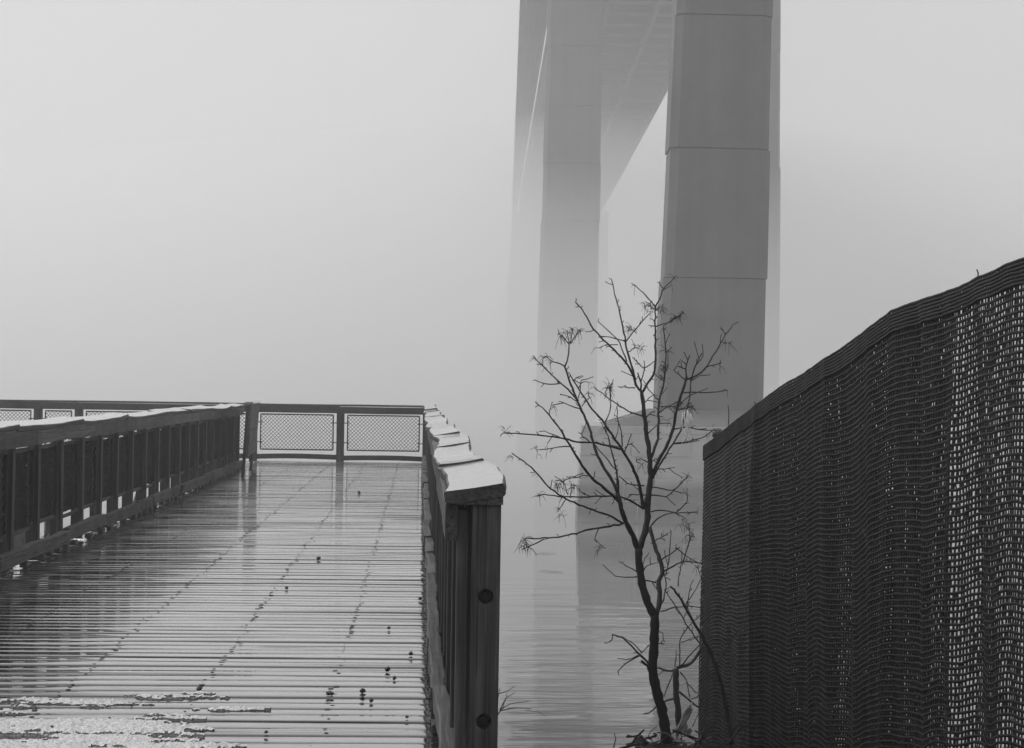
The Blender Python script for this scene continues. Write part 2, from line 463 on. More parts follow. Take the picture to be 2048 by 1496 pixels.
P2Y = 172.0
p2c = atY(1320, 800, P2Y)
pier2 = thing('bridge_pier', 'second bridge pier with two tall concrete legs paling into fog left of the nearest pier', 'bridge pier', (p2c[0], P2Y, WZ))
j2 = [atY(1140, y, P2Y)[2] for y in (-145, -28, 90, 210, 325, 442, 560, 678, 800)]
leg(pier2, 1097, 1207, 1071, 1193, P2Y, 4.0, j2, DZ-1.2, -2.7, 11)
leg(pier2, 1452, 1563, 1440, 1560, P2Y, 4.0, j2, DZ-1.2, -2.7, 12)
m = MB(); a, b_ = atY(1045, 850, P2Y)[0], atY(1590, 850, P2Y)[0]
m.quadbox([(a-.6, P2Y-3, WZ-2), (b_+.6, P2Y-3, WZ-2), (b_+.6, P2Y+8, WZ-2), (a-.6, P2Y+8, WZ-2), (a, P2Y-2.6, -2.6), (b_, P2Y-2.6, -2.6), (b_, P2Y+7.6, -2.6), (a, P2Y+7.6, -2.6)])
add('stone_base', m.mesh('stone_base'), 'stone', pier2)

P3Y = 420.0
p3c = atY(1117, 700, P3Y)
pier3 = thing('bridge_pier', 'farthest bridge pier, a faint ghost in fog under the far end of the deck', 'bridge pier', (p3c[0], P3Y, WZ))
z55, z43 = atY(1117, 550, P3Y)[2], atY(1117, 432, P3Y)[2]
leg(pier3, 1024, 1216, 1018, 1216, P3Y, 7.0, [], DZ-0.62, z55, 21, (432, 550))
leg(pier3, 1014, 1217, 1010, 1217, P3Y-0.5, 8.0, [], z55, WZ-1, 22, (550, 800))
m = MB(); a, b_ = atY(1208, 420, P3Y)[0], atY(1217, 420, P3Y)[0]
for k in range(5):
    x = a + (b_-a)*k/4; m.box(x-0.2, x+0.15, P3Y+1, P3Y+2, z43-0.1, z43+0.5+1.2*((k*37) % 5)/5)
add('bearing_railing', m.mesh('bearing_railing'), 'steel', pier3)

def bpt(rr, d, z): p = BR*rr + BD*d; return (p[0], p[1], z)
def gap_r(d):                                 # light slit between walkway and roadway, read on the underside
    g1, g2 = atZ(1088, 114, DZ), atZ(1038, 406, DZ)
    r1, d1, r2, d2 = g1[:2] @ BR, g1[:2] @ BD, g2[:2] @ BR, g2[:2] @ BD
    return r1 + (r2-r1)*np.clip((d-d1)/(d2-d1), -0.4, 1)
D0, D1 = 40.0, 432.0
bridge = thing('bridge_deck', 'dark underside of a high steel bridge deck running away into fog above the piers', 'bridge', bpt(12, D0, DZ))
er0 = atZ(1340, 166, DZ)[:2] @ BR; el0 = atZ(1043, 0, DZ)[:2] @ BR
def slab(rl, rr_, z0, z1, n=24):
    m = MB(); ds = np.linspace(D0, D1, n+1)
    for i, d in enumerate(ds):
        for (q, z) in ((rl(d), z0), (rr_(d), z0), (rr_(d), z1), (rl(d), z1)): m.v.append(bpt(q, d, z))
    for i in range(n):
        for k in range(4):
            j = (k+1) % 4; m.f.append((4*i+k, 4*i+j, 4*i+4+j, 4*i+4+k))
    m.f += [(0, 1, 2, 3), tuple(4*n+k for k in (3, 2, 1, 0))]
    return m.mesh('slab')
add('roadway_slab', slab(lambda d: gap_r(d)+0.16, lambda d: er0, DZ+0.8, DZ+2.2), 'concrete', bridge)
add('walkway_slab', slab(lambda d: el0+0.25, lambda d: gap_r(d)-0.16, DZ+0.8, DZ+1.6), 'concrete', bridge)
for q in (0.0, 0.33, 0.66, 1.0):
    add('girder', slab(lambda d: gap_r(d)+0.3+q*(er0-gap_r(d)-0.8), lambda d: gap_r(d)+0.75+q*(er0-gap_r(d)-0.8), DZ-0.6, DZ+0.8), 'steel', bridge)
for q in np.linspace(0.1, 0.85, 5):
    add('stringer', slab(lambda d: el0+0.3+q*(gap_r(d)-el0-0.6), lambda d: el0+0.5+q*(gap_r(d)-el0-0.6), DZ+0.1, DZ+0.8), 'steel', bridge)
for i, d in enumerate(np.arange(D0+3, D1-2, 6.0)):
    m = MB(); g = gap_r(d)
    c = [bpt(g+0.2, d, DZ), bpt(er0-0.1, d, DZ), bpt(er0-0.1, d+0.5, DZ), bpt(g+0.2, d+0.5, DZ)]
    m.quadbox(c + [(p[0], p[1], DZ+0.79) for p in c])
    add('floor_beam', m.mesh('floor_beam'), 'steel', bridge)
m = MB()
for d in np.arange(D0, D1, 1.25):
    c = [bpt(el0-0.12, d, DZ+0.5), bpt(el0+0.3, d, DZ+0.5), bpt(el0+0.3, d+0.4, DZ+0.5), bpt(el0-0.12, d+0.4, DZ+0.5)]
    m.quadbox(c + [(p[0], p[1], DZ+2.6) for p in c])
add('walkway_railing', m.mesh('walkway_railing'), 'steel', bridge, kind='stuff')
for (px, py) in ((1246, 335), (1298, 234)):
    p = atZ(px, py, DZ); m = MB(); m.tube([(p[0]-0.3, p[1], DZ+0.5), (p[0], p[1], DZ+0.1), (p[0], p[1], DZ-1.0)], 0.16, 6)
    add('drain_pipe', m.mesh('drain_pipe'), 'steel', bridge)

# ------------------------------------------------------------------ boardwalk
Y0, Y1 = 5.35, 32.95
deck = thing('boardwalk', 'long wet plank boardwalk reflecting the pale fog between two timber railings', 'boardwalk', (-1.4, Y0, 0))
XL, XR = -3.05, 0.27
variants = []
for s in range(10):
    r = np.random.default_rng(100+s); m = MB(); w = 0.139; t = 0.038; seg = 14
    cup = r.uniform(-0.0010, 0.0016); ph = r.uniform(0, 6, 6)
    bv = r.uniform(0.0012, 0.0045)
    prof = [(-w/2, -t), (-w/2, -bv), (-w/2+bv*0.35, -bv*0.35), (-w/2+bv*1.3, 0), (-w/4, cup*.7), (0, cup), (w/4, cup*.7), (w/2-bv*1.3, 0), (w/2-bv*0.35, -bv*0.35), (w/2, -bv), (w/2, -t)]
    n = len(prof); L = XR-XL
    for i in range(seg+1):
        u = i/seg
        for (py, pz) in prof:
            e = 0.0012*math.sin(5*u+ph[0]) + 0.0008*math.sin(13*u+ph[1]) if abs(py) > w/2-0.02 else 0
            z = pz + 0.0009*math.sin(4.3*u+ph[2]) + 0.0005*math.sin(11*u+ph[3]+py*14)
            m.v.append((XL+u*L - (XL+XR)/2, py+math.copysign(e, py), z))
    for i in range(seg):
        for k in range(n-1):
            m.f.append((i*n+k, (i+1)*n+k, (i+1)*n+k+1, i*n+k+1))
    m.f.append(tuple(range(n))); m.f.append(tuple(seg*n+k for k in reversed(range(n))))
    variants.append(m.mesh('board_%d' % s, True))
    variants[-1].materials.append(MATS['deck_wood'])
yb = Y0+0.07; bi = 0
r = np.random.default_rng(17)
while yb < Y1-0.02:
    add('board', variants[int(r.integers(10))], None, deck, ((XL+XR)/2 + r.uniform(-0.012, 0.012), yb, r.uniform(-0.0025, 0.0015)),
        rot=(math.radians(r.normal(0, 0.28)), math.radians(r.normal(0, 0.05)), math.radians(r.normal(0, 0.07))+(math.pi if r.random() < 0.5 else 0)))
    yb += 0.139 + float(r.choice([0.0012, 0.0025, 0.005, 0.009, 0.014], p=[.38, .26, .18, .11, .07])); bi += 1
# far platform continuing to the left behind the railing
mm = MB(); L2 = 11.0
mm.cbox(-L2/2, L2/2, -0.0695, 0.0695, -0.038, 0, 0.005); me = mm.mesh('platform_board')
for k in range(23):
    add('board', me, 'deck_wood', deck, (XL-0.01-L2/2, 29.55+0.148*k, r.uniform(-0.002, 0.001)), rot=(math.radians(r.normal(0, 0.2)), 0, 0))
# screw heads in rows over the joists
JX = [-2.75, -2.15, -1.55, -0.95, -0.36, 0.06]
m = MB()
for jx in JX:
    y = Y0+0.03; wob = 0
    while y < Y1-0.05:
        for off in (0.0, 0.075):
            if r.random() < 0.75:
                x = jx + r.normal(0, 0.012); rr_ = r.uniform(0.005, 0.012)*(0.6+0.7*abs(math.sin(y*1.3+jx*7))); n = len(m.v)
                yy = y+off+r.normal(0, 0.006)
                for a in range(6): m.v.append((x+rr_*1.2*math.cos(a*1.047), yy+rr_*1.5*math.sin(a*1.047), 0.0022))
                m.v.append((x, yy, 0.0042))
                m.f += [(n+a, n+(a+1) % 6, n+6) for a in range(6)]
        y += 0.148
add('screw_head', m.mesh('screw_head'), 'bolt', deck, kind='stuff')
for jx in JX + [-3.0, 0.22]:
    add('joist', cbox_mesh('joist', jx-0.025, jx+0.025, Y0+0.02, Y1-0.02, -0.28, -0.045), 'post_wood', deck)
for y in np.arange(6.5, 33, 3.2):
    add('cross_beam', cbox_mesh('cross_beam', -3.1, 0.3, y-0.07, y+0.07, -0.58, -0.285), 'cross_wood', deck)
    for x in (-2.6, -0.2):
        m = MB(); m.tube([(x, y, -0.6), (x+0.03, y, -3), (x, y, WZ-1)], [0.14, 0.15, 0.16], 10)
        add('pile', m.mesh('pile', True), 'post_wood', deck)
for x in (-6.5, -10.5, -13.5):
    for y in (30, 32.5):
        m = MB(); m.tube([(x, y, -0.05), (x, y, WZ-1)], 0.15, 10)
        add('pile', m.mesh('pile', True), 'post_wood', deck)

# ---- net builder: knitted shade cloth, real ribbons and threads
def net_mesh(name, nu, nv, pos, rib=0.58, thr=0.42, th=0.0016, jit=0.0, seed=0):
    """pos(u, v) -> (P, n): arrays over the sheet; u in [0,1] along, v in [0,1] up"""
    r = np.random.default_rng(seed)
    u = np.linspace(0, 1, nu+1); V = []; Fc = []; n0 = 0
    wob = r.normal(0, 0.06, (nv, nu+1)); wob = (wob + np.roll(wob, 1, 1) + np.roll(wob, -1, 1))/2
    hw = rib/2*(1+r.normal(0, 0.10, (nv, nu+1)))
    vc = (np.arange(nv)[:, None]+0.5+wob)/nv
    U = np.broadcast_to(u[None, :], vc.shape)
    rings = []
    for (dv, dn) in ((-1, -1), (1, -1), (1, 1), (-1, 1)):
        P, nrm = pos(U, vc + dv*hw/nv)
        rings.append(P + dn*th*nrm)
    A = np.stack(rings, 2)                     # nv, nu+1, 4, 3
    V.append(A.reshape(-1, 3))
    idx = np.arange(nv*(nu+1)*4).reshape(nv, nu+1, 4)
    for k in range(4):
        j = (k+1) % 4
        Fc.append(np.stack([idx[:, :-1, k], idx[:, 1:, k], idx[:, 1:, j], idx[:, :-1, j]], -1).reshape(-1, 4))
    n0 = A.shape[0]*A.shape[1]*4
    # threads between the ribbons
    uc = (np.arange(nu)[None, :]+0.5+r.normal(0, 0.10, (nv-1, nu)))/nu
    v0 = (np.arange(nv-1)[:, None]+0.5+rib*0.3)/nv*np.ones_like(uc); v1 = (np.arange(nv-1)[:, None]+1.5-rib*0.3)/nv*np.ones_like(uc)
    tw = thr/2*(1+r.normal(0, 0.25, uc.shape)); lean = r.normal(0, 0.08, uc.shape)/nu
    T = []
    for (vv_, s) in ((v0, 0), (v1, 1)):
        for (du, dn) in ((-1, -1), (1, -1), (1, 1), (-1, 1)):
            P, nrm = pos(uc + du*tw/nu + s*lean, vv_); T.append(P + dn*th*0.8*nrm)
    T = np.stack(T, 2); V.append(T.reshape(-1, 3))
    it = n0 + np.arange(T.shape[0]*T.shape[1]*8).reshape(-1, 8)
    for k in range(4):
        j = (k+1) % 4
        Fc.append(np.stack([it[:, k], it[:, j], it[:, 4+j], it[:, 4+k]], -1))
    V = np.concatenate(V); Fc = np.concatenate(Fc)
    me = bpy.data.meshes.new(name)
    me.vertices.add(len(V)); me.vertices.foreach_set('co', V.astype(np.float32).ravel())
    me.loops.add(Fc.size); me.loops.foreach_set('vertex_index', Fc.astype(np.int32).ravel())
    me.polygons.add(len(Fc)); me.polygons.foreach_set('loop_start', np.arange(0, Fc.size, 4, dtype=np.int32))
    me.polygons.foreach_set('loop_total', np.full(len(Fc), 4, dtype=np.int32))
    me.update(); me.validate()
    return me

# ------------------------------------------------------------------ timber railings along the boardwalk
def side_railing(label, side, ya, yb, xin):
    """side -1 left, +1 right; xin = inner face of the curb board; everything grows outward by `side`"""
    T = thing('timber_railing', label, 'railing', (xin+side*0.1, ya, 0))
    S = lambda a, b: tuple(sorted((xin+side*a, xin+side*b)))
    r = np.random.default_rng(40+side)
    pitch = 0.903; ps = np.arange(ya, yb-0.05, pitch)
    me_in = {}; 
    for i, y in enumerate(ps):
        x0, x1 = S(0.042, 0.080)
        tilt = r.normal(0, 0.004)
        o = cbox_mesh('picket', x0-(x0+x1)/2, x1-(x0+x1)/2, 0, 0.089, 0, 0.955, b=0.004)
        add('picket', o, 'post_wood', T, ((x0+x1)/2, y+0.05 if (side > 0 and i == 0) else y, 0.03), rot=(r.normal(0, 0.006), tilt, 0))
        x0, x1 = S(0.082, 0.171)
        if side > 0 and i == 0: continue
        add('post', cbox_mesh('post', x0, x1, y+0.02+(0.15 if side < 0 else 0), y+0.109+(0.15 if side < 0 else 0), -0.55, 0.985, b=0.004), 'post_wood', T)
        if (i*7) % 5 == 0:
            x0, x1 = S(0.172, 0.21)
            m = MB(); m.quadbox([(x0, y+0.12, 0.02), (x1, y+0.12, 0.02), (x1, y+0.2, 0.02), (x0, y+0.2, 0.02),
                                 (x0, y+0.62, 0.26), (x1, y+0.62, 0.26), (x1, y+0.70, 0.26), (x0, y+0.70, 0.26)])
            add('diagonal_brace', m.mesh('diagonal_brace'), 'post_wood', T)
    # curb boards with uneven, warped edges
    y = ya+0.02; k = 0
    while y < yb-0.1:
        L = min(r.uniform(0.8, 1.9), yb-y)
        me = plank('curb_board', L-0.008, 0.058, 0.105, seg=14, bow=r.normal(0, 0.005), side=r.normal(0, 0.009), twist=r.normal(0, 0.10), b=0.005, seed=200+k+side*50, rough=0.0022)
        add('curb_board', me, 'rail_wood', T, (xin+side*0.012+r.normal(0, 0.006), y, 0.146+r.normal(0, 0.009)))
        for q in (0.15, 0.55, 0.9):
            x0, x1 = S(-0.016, 0.038)
            add('curb_block', cbox_mesh('curb_block', x0, x1, y+q*L-0.06, y+q*L+0.06, 0.002, 0.040), 'rail_wood', T)
        y += L; k += 1
    # fascia under the cap
    y = ya+0.03
    while y < yb-0.1:
        L = min(r.uniform(2.2, 3.2), yb-y)
        me = plank('fascia_board', L-0.006, 0.038, 0.115, seg=8, bow=r.normal(0, 0.004), side=r.normal(0, 0.004), b=0.004, seed=300+k, rough=0.001)
        add('fascia_board', me, 'rail_wood', T, (xin+side*0.021, y, 1.000+r.normal(0, 0.003))); y += L; k += 1
    # cap planks, bowed and tilted inward
    seams = [ya-0.03, 7.37, 9.6, 12.2, 14.3, 17.0, 19.6, 22.0, 24.4, 26.8, 29.2, 31.5, yb+0.02] if side > 0 else list(np.arange(ya-0.03, yb-0.5, 2.42))+[yb+0.03]
    seams = [s for s in seams if s <= yb+0.05]
    tilt0 = math.radians(8.5)
    for k in range(len(seams)-1):
        L = seams[k+1]-seams[k]
        me = plank('cap_plank', L-0.006+r.uniform(-0.002, 0.003), 0.186, 0.040, seg=16, bow=r.normal(0.0, 0.013), side=r.normal(0, 0.016), twist=r.normal(0, 0.07), cup=r.uniform(-0.005, 0.002), b=0.006, seed=400+k+side*70, rough=0.0025, top_mat='cap_wood', side_mat='cap_side')
        add('cap_plank', me, 'cap_wood', T, (xin+side*(0.088+r.normal(0, 0.005)), seams[k]+0.003, 1.056+r.normal(0, 0.002)),
            rot=(r.normal(0, 0.003), -side*tilt0+r.normal(0, 0.012), r.normal(0, 0.003)))
        x0, x1 = S(0.10, 0.165)
        xi, xo = xin+side*0.002, xin+side*0.176; ya0, yb0 = seams[k]+0.012, seams[k+1]-0.012
        m = MB(); dz = 0.172*math.tan(tilt0)
        m.quadbox([(xi, ya0, 1.003), (xo, ya0, 1.003), (xo, yb0, 1.003), (xi, yb0, 1.003), (xi, ya0, 1.0045), (xo, ya0, 1.0035+dz), (xo, yb0, 1.0035+dz), (xi, yb0, 1.0045)])
        if side < 0: m.f = [tuple(reversed(f)) for f in m.f]
        add('cap_bearer', m.mesh('cap_bearer'), 'rail_wood', T)
    return T, ps
XRI, XLI = 0.083, -2.865
railR, psR = side_railing('right-hand timber railing with bolted near post and pale wet warped cap', 1, 5.50, 32.8, XRI)
railL, psL = side_railing('left-hand timber railing with dark netting panels between pickets', -1, 5.835, 29.6, XLI)

# bolted end post of the right railing: recessed bolts in its near face
def end_post():
    x0, x1, y0, y1, z0, z1 = XRI+0.084, XRI+0.171, 5.50, 5.589, -0.55, 1.001
    bolts = [(0.205, 0.722, 0.023), (0.205, 0.341, 0.023)]
    m = MB(); zs = [z0]
    for (bx, bz, br) in sorted(bolts, key=lambda b: b[1]): zs += [bz-0.04, bz+0.04]
    zs.append(z1)
    for i in range(len(zs)-1):
        za, zb = zs[i], zs[i+1]; n = len(m.v)
        if i % 2 == 0:
            m.v += [(x0, y0, za), (x1, y0, za), (x1, y0, zb), (x0, y0, zb)]; m.f.append((n, n+1, n+2, n+3))
        else:
            bx, bz = (x0+x1)/2, (za+zb)/2; br = 0.0235; K = 24
            outer = []; inner = []; deep = []
            for k in range(K):
                th = 2*math.pi*k/K; c, s = math.cos(th), math.sin(th)
                sc = 1/max(abs(c)/((x1-x0)/2), abs(s)/((zb-za)/2))
                outer.append((bx+c*sc, y0, bz+s*sc)); inner.append((bx+c*br, y0+0.001, bz+s*br)); deep.append((bx+c*br*0.95, y0+0.062, bz+s*br*0.95))
            corners = [(x1, y0, zb), (x0, y0, zb), (x0, y0, za), (x1, y0, za)]
            m.v += outer+inner+deep
            for k in range(K):
                j = (k+1) % K
                m.f.append((n+k, n+j, n+K+j, n+K+k)); m.f.append((n+K+k, n+K+j, n+2*K+j, n+2*K+k))
            m.f.append(tuple(n+2*K+k for k in range(K)))
            for q, cpt in enumerate(corners):            # fill the square corners
                ang = math.atan2((cpt[2]-bz), (cpt[0]-bx)) % (2*math.pi)
                k = int(ang/(2*math.pi)*K) % K; c_i = len(m.v); m.v.append(cpt)
                m.f.append((n+k, c_i, n+(k+1) % K))
    n = len(m.v)
    m.v += [(x0, y0, z0), (x1, y0, z0), (x1, y1, z0), (x0, y1, z0), (x0, y0, z1), (x1, y0, z1), (x1, y1, z1), (x0, y1, z1)]
    m.f += [(n+1, n+2, n+6, n+5), (n+2, n+3, n+7, n+6), (n+3, n, n+4, n+7), (n+4, n+5, n+6, n+7), (n, n+3, n+2, n+1)]
    p = add('post', m.mesh('end_post'), 'post_wood', railR, label='near end post with two deep bolt holes')
    for (bx, bz, br) in bolts:
        mb = MB(); mb.tube([((x0+x1)/2, y0+0.061, bz), ((x0+x1)/2, y0+0.040, bz)], 0.010, 6)
        add('bolt', mb.mesh('bolt'), 'bolt', p)
        mb = MB(); mb.tube([((x0+x1)/2, y0+0.0615, bz), ((x0+x1)/2, y0+0.057, bz)], 0.0215, 18)
        add('shade_washer', mb.mesh('shade_washer'), 'bolt', p)  # disc covers the hole bottom; recess shade is put into its near-black colour
end_post()

# netting panels and laths of the left railing
def pos_panel(U, Vv):
    y = U*0.80; z = 0.25+Vv*0.585
    x = 0.006*np.sin(Vv*52+2*np.sin(U*3))+0.004*np.sin(U*14+Vv*5)
    return np.stack([x, y, z], -1), np.stack([np.ones_like(x), np.zeros_like(x), np.zeros_like(x)], -1)
net_pan = net_mesh('netting', 46, 36, pos_panel, rib=0.66, thr=0.5, th=0.0022, seed=4)
net_pan.materials.append(MATS['net'])
lath_t = cbox_mesh('lath', -0.012, 0.012, 0, 0.80, -0.014, 0.014, b=0.003); lath_t.materials.append(MATS['rail_wood'])
r = np.random.default_rng(77)
for i, y in enumerate(psL[:-1]):
    ow = add('netting', net_pan, None, railL, (XLI-0.128, y+0.10, r.normal(0, 0.008)))
    add('lath', lath_t, None, railL, (XLI-0.110, y+0.104, 0.848+r.normal(0, 0.006)))
    add('lath', lath_t, None, railL, (XLI-0.110, y+0.104, 0.245+r.normal(0, 0.012)))
for i, y in enumerate(psR[:-1]):
    add('netting', net_pan, None, railR, (XRI+0.15, y+0.10, r.normal(0, 0.006)))

# ------------------------------------------------------------------ far railing with chain-link panels
FY = 32.95
far = thing('timber_railing', 'far cross railing with framed chain-link panels closing the end of the boardwalk', 'railing', (-5.0, FY, 0))
fpx = [0.13, -1.44, -3.02, -4.60, -6.17, -6.90, -8.47, -10.05, -11.6, -13.2]
for x in fpx:
    add('post', cbox_mesh('post', x-0.069, x+0.069, FY, FY+0.138, -0.6, 0.99, b=0.006), 'post_wood', far)
def xplank(nm, x0, x1, y, z, w, t, mat, bow=0.0, seed=0):
    me = plank(nm, x1-x0, w, t, seg=10, bow=bow, b=0.004, seed=seed, rough=0.001, top_mat=mat, side_mat='cap_side_cross' if mat == 'cap_wood_cross' else None)
    return add(nm, me, mat, far, (x0, y, z), rot=(0, 0, -math.pi/2))
segs = [(-13.3, -9.3), (-9.3, -6.17), (-6.17, -3.02), (-3.02, -1.44), (-1.44, 0.2)]
for k, (a, b_) in enumerate(segs):
    xplank('cap_plank', a+0.003, b_-0.003, FY+0.06, 1.041, 0.19, 0.036, 'cap_wood_cross', bow=0.004*(-1)**k, seed=500+k)
    xplank('fascia_board', a+0.003, b_-0.003, FY-0.02, 1.003-0.004*(k == 4), 0.038, 0.125, 'cross_wood', seed=520+k)
for k in range(len(fpx)-1):
    a, b_ = fpx[k+1]+0.07, fpx[k]-0.07
    xplank('bottom_rail', a, b_, FY+0.05, 0.118-0.012*(k == 0), 0.038, 0.09, 'cross_wood', bow=0.014 if k < 2 else 0.004, seed=540+k)
def link_panel(a, b_):
    w = b_-a; z0, z1 = 0.205, 0.845; yc = FY+0.06
    P = add('chain_link_panel', None, None, far, (a, yc, z0)); P.empty_display_size = 0.1
    m = MB(); rr_ = 0.0125
    for (p, q) in (((0, 0, 0), (w, 0, 0)), ((0, 0, z1-z0), (w, 0, z1-z0)), ((0, 0, 0), (0, 0, z1-z0)), ((w, 0, 0), (w, 0, z1-z0))):
        m.tube([p, q], rr_, 6)
    add('frame', m.mesh('frame', True), 'iron', P, (a, yc, z0))
    m = MB(); H = z1-z0; s = 0.068; c = -H
    while c < w:
        for sgn in (0, 1):
            xa, xb = c, c+H; za, zb = 0.0, H
            if xa < 0: za = -xa; xa = 0.0
            if xb > w: zb = H-(xb-w); xb = w
            if xb > xa+0.01:
                if sgn: za, zb = H-za, H-zb
                m.tube([(xa, 0.004*sgn, za), (xb, 0.004*sgn, zb)], 0.0042, 4, cap=False)
        c += s
    add('chain_link_mesh', m.mesh('chain_link_mesh'), 'iron', P, (a, yc, z0), kind='stuff')
    for z in (0.34, 0.70):
        for (p, q) in ((-0.075, 0.035), (w-0.035, w+0.075)):
            m = MB(); m.tube([(p, 0, z-z0), (q, 0, z-z0)], 0.009, 5)
            add('hinge_strap', m.mesh('hinge_strap'), 'iron', P, (a, yc, z0))
for k in range(len(fpx)-1):
    a, b_ = fpx[k+1]+0.069+0.062, fpx[k]-0.069-0.062
    link_panel(a, b_)

# upright board panel on short legs beside the end of the left railing
bp = thing('board_screen', 'dark upright board panel on two short legs beside the far end of the left railing', 'board screen', (-2.6, 27.9, 0))
for k in range(4):
    za, zb = 0.31+k*0.196, 0.31+(k+1)*0.196-0.006
    def ex(y, z): return -2.55 + (y-26.5)*(-0.047) + z*0.055
    m = MB(); c = []
    for z in (za, zb): c += [(ex(26.5, z), 26.5, z), (ex(26.5, z)+0.035, 26.5, z), (ex(29.3, z)+0.035, 29.3, z), (ex(29.3, z), 29.3, z)]
    m.quadbox(c); add('plank', m.mesh('plank'), 'rail_wood', bp)
for y in (26.55, 29.1):
    m = MB(); c = []
    for z in (0.0, 1.07): c += [(ex(y, z)-0.045, y, z), (ex(y, z)-0.003, y, z), (ex(y, z)-0.003, y+0.09, z), (ex(y, z)-0.045, y+0.09, z)]
    m.quadbox(c); add('leg', m.mesh('leg'), 'post_wood', bp)
m = MB(); c = []
for z in (1.092, 1.118): c += [(ex(26.45, 1.1)-0.06, 26.45, z), (ex(26.45, 1.1)+0.06, 26.45, z), (ex(29.35, 1.1)+0.06, 29.35, z), (ex(29.35, 1.1)-0.06, 29.35, z)]
m.quadbox(c); add('cap', m.mesh('cap'), 'cap_wood', bp)

# ------------------------------------------------------------------ fence with knitted screen
FA = np.array([1.674, 10.5]); FB = np.array([2.087, 6.2])
fdir = (FB-FA)/np.linalg.norm(FB-FA); FL = 7.6; fn = np.array([-fdir[1], fdir[0]])   # fn points away to the right
if fn[0] < 0: fn = -fn
fence = thing('screened_fence', 'dark knitted screen cloth stretched over a fence climbing the bank at right', 'fence', (FA[0], FA[1], -0.68))
def s_of_px(px):
    best = None
    ss = np.linspace(0, FL, 400); P = FA[None]+ss[:, None]*fdir[None]
    pxs = 836 + P[:, 0]/P[:, 1]*F
    return float(np.interp(px, pxs, ss))
tp = [(1408, 893), (1450, 862), (1500, 822), (1535, 797), (1570, 770), (1610, 748), (1650, 722), (1700, 688), (1735, 664), (1765, 640), (1790, 622), (1815, 612), (1850, 600), (1890, 588), (1930, 574), (1965, 556), (2000, 544), (2025, 530), (2048, 522)]
ts = []; tz = []
for (px, py) in tp:
    s = s_of_px(px); Yp = FA[1]+s*fdir[1]; ts.append(s); tz.append(atY(px, py, Yp)[2])
ts.append(FL); tz.append(tz[-1]+(FL-ts[-2])*0.08)
SPOST = [s_of_px(1420), s_of_px(1786), s_of_px(1786)+2.4, s_of_px(1786)+4.6]
fold_c = [(s_of_px(1515), 0.05, 0.07), (s_of_px(1612), -0.04, 0.06), (s_of_px(1786), 0.055, 0.05), (s_of_px(1700), -0.03, 0.10),
          (s_of_px(1840), -0.05, 0.07), (s_of_px(1925), 0.035, 0.06), (s_of_px(1965), -0.02, 0.05), (s_of_px(2030), 0.04, 0.10), (s_of_px(1660), 0.02, 0.05)]
def fence_off(s, v):
    d = 0.012*np.sin(s*9+v*2.0)+0.006*np.sin(s*21+1.3+v*3.5)+0.003*np.sin(s*43+v*6)
    for (c, a, w) in fold_c:
        q = (s-c-0.03*np.sin(v*4+c*9))/w
        d = d + a*np.exp(-np.sqrt(q*q+0.04)*1.2)*(0.6+0.4*np.sin(v*3.0+c*5))
    return d*(1-0.75*np.clip(v, 0, 1)**8)
def fence_pos(U, Vv):
    s = U*FL; top = np.interp(s, ts, tz)
    X = FA[0]+s*fdir[0]; Yy = FA[1]+s*fdir[1]
    bot = bank_z(X, Yy)+0.02
    sag = 0.012*np.sin(s*6.1+Vv*2)*np.sin(Vv*math.pi)
    z = bot+(top-bot)*Vv+sag
    d = fence_off(s, Vv)
    P = np.stack([X-d*fn[0], Yy-d*fn[1], z], -1)
    n = np.broadcast_to(np.array([fn[0], fn[1], 0.0]), P.shape)
    return P, n
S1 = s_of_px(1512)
for (sa, sb, mt_, sd_) in ((0.0, S1, 'net_lit', 9), (S1, FL, 'net', 8)):
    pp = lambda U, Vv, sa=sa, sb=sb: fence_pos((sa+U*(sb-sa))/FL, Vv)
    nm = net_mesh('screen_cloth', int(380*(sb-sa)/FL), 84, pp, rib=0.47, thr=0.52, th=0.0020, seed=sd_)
    add('screen_cloth', nm, mt_, fence, label='end panel of the screen cloth, its light painted in' if sa == 0 else None)
# a second width of cloth laps behind the first over the far part
S2 = s_of_px(1911)
def lap_pos(U, Vv):
    s = U*S2; sh = (0.42-0.17*(s > s_of_px(1800))+0.14*np.sin(s*7.0+0.6)*(s < s_of_px(1800))+0.06*np.sin(s*17))/84.0
    P, n = fence_pos(s/FL, np.clip(Vv+sh, -0.01, 1.0))
    return P+0.012*n, n
lm_ = net_mesh('screen_lap', int(345*S2/FL), 84, lap_pos, rib=0.42, thr=0.55, th=0.0016, seed=19)
add('screen_cloth', lm_, 'net', fence)
# doubled hem at the top
def hem_pos(U, Vv):
    P, n = fence_pos(U, 0.955+Vv*0.05*0.95)
    return P-0.008*n, n
hm = net_mesh('hem', 345, 7, hem_pos, rib=0.78, thr=0.7, th=0.0012, seed=10)
add('hem', hm, 'net', fence)
for k, s in enumerate(SPOST):
    p = FA+s*fdir+fn*0.05; zb = float(bank_z(np.array(p[0]), np.array(p[1])))-0.3
    ztp = float(np.interp(s, ts, tz)) + (0.045 if k == 0 else -0.05)
    rr_ = 0.030 if k == 0 else 0.024
    m = MB(); m.tube([(p[0], p[1], zb), (p[0], p[1], ztp)], rr_, 14)
    po = add('post', m.mesh('post', True), 'galvanised', fence)
    if k == 0:
        m = MB(); m.tube([(p[0], p[1], ztp-0.012), (p[0], p[1], ztp+0.012), (p[0], p[1], ztp+0.022), (p[0], p[1], ztp+0.034), (p[0], p[1], ztp+0.04)], [0.034, 0.034, 0.030, 0.019, 0.004], 14)
        add('post_cap', m.mesh('post_cap', True), 'galvanised', fence)
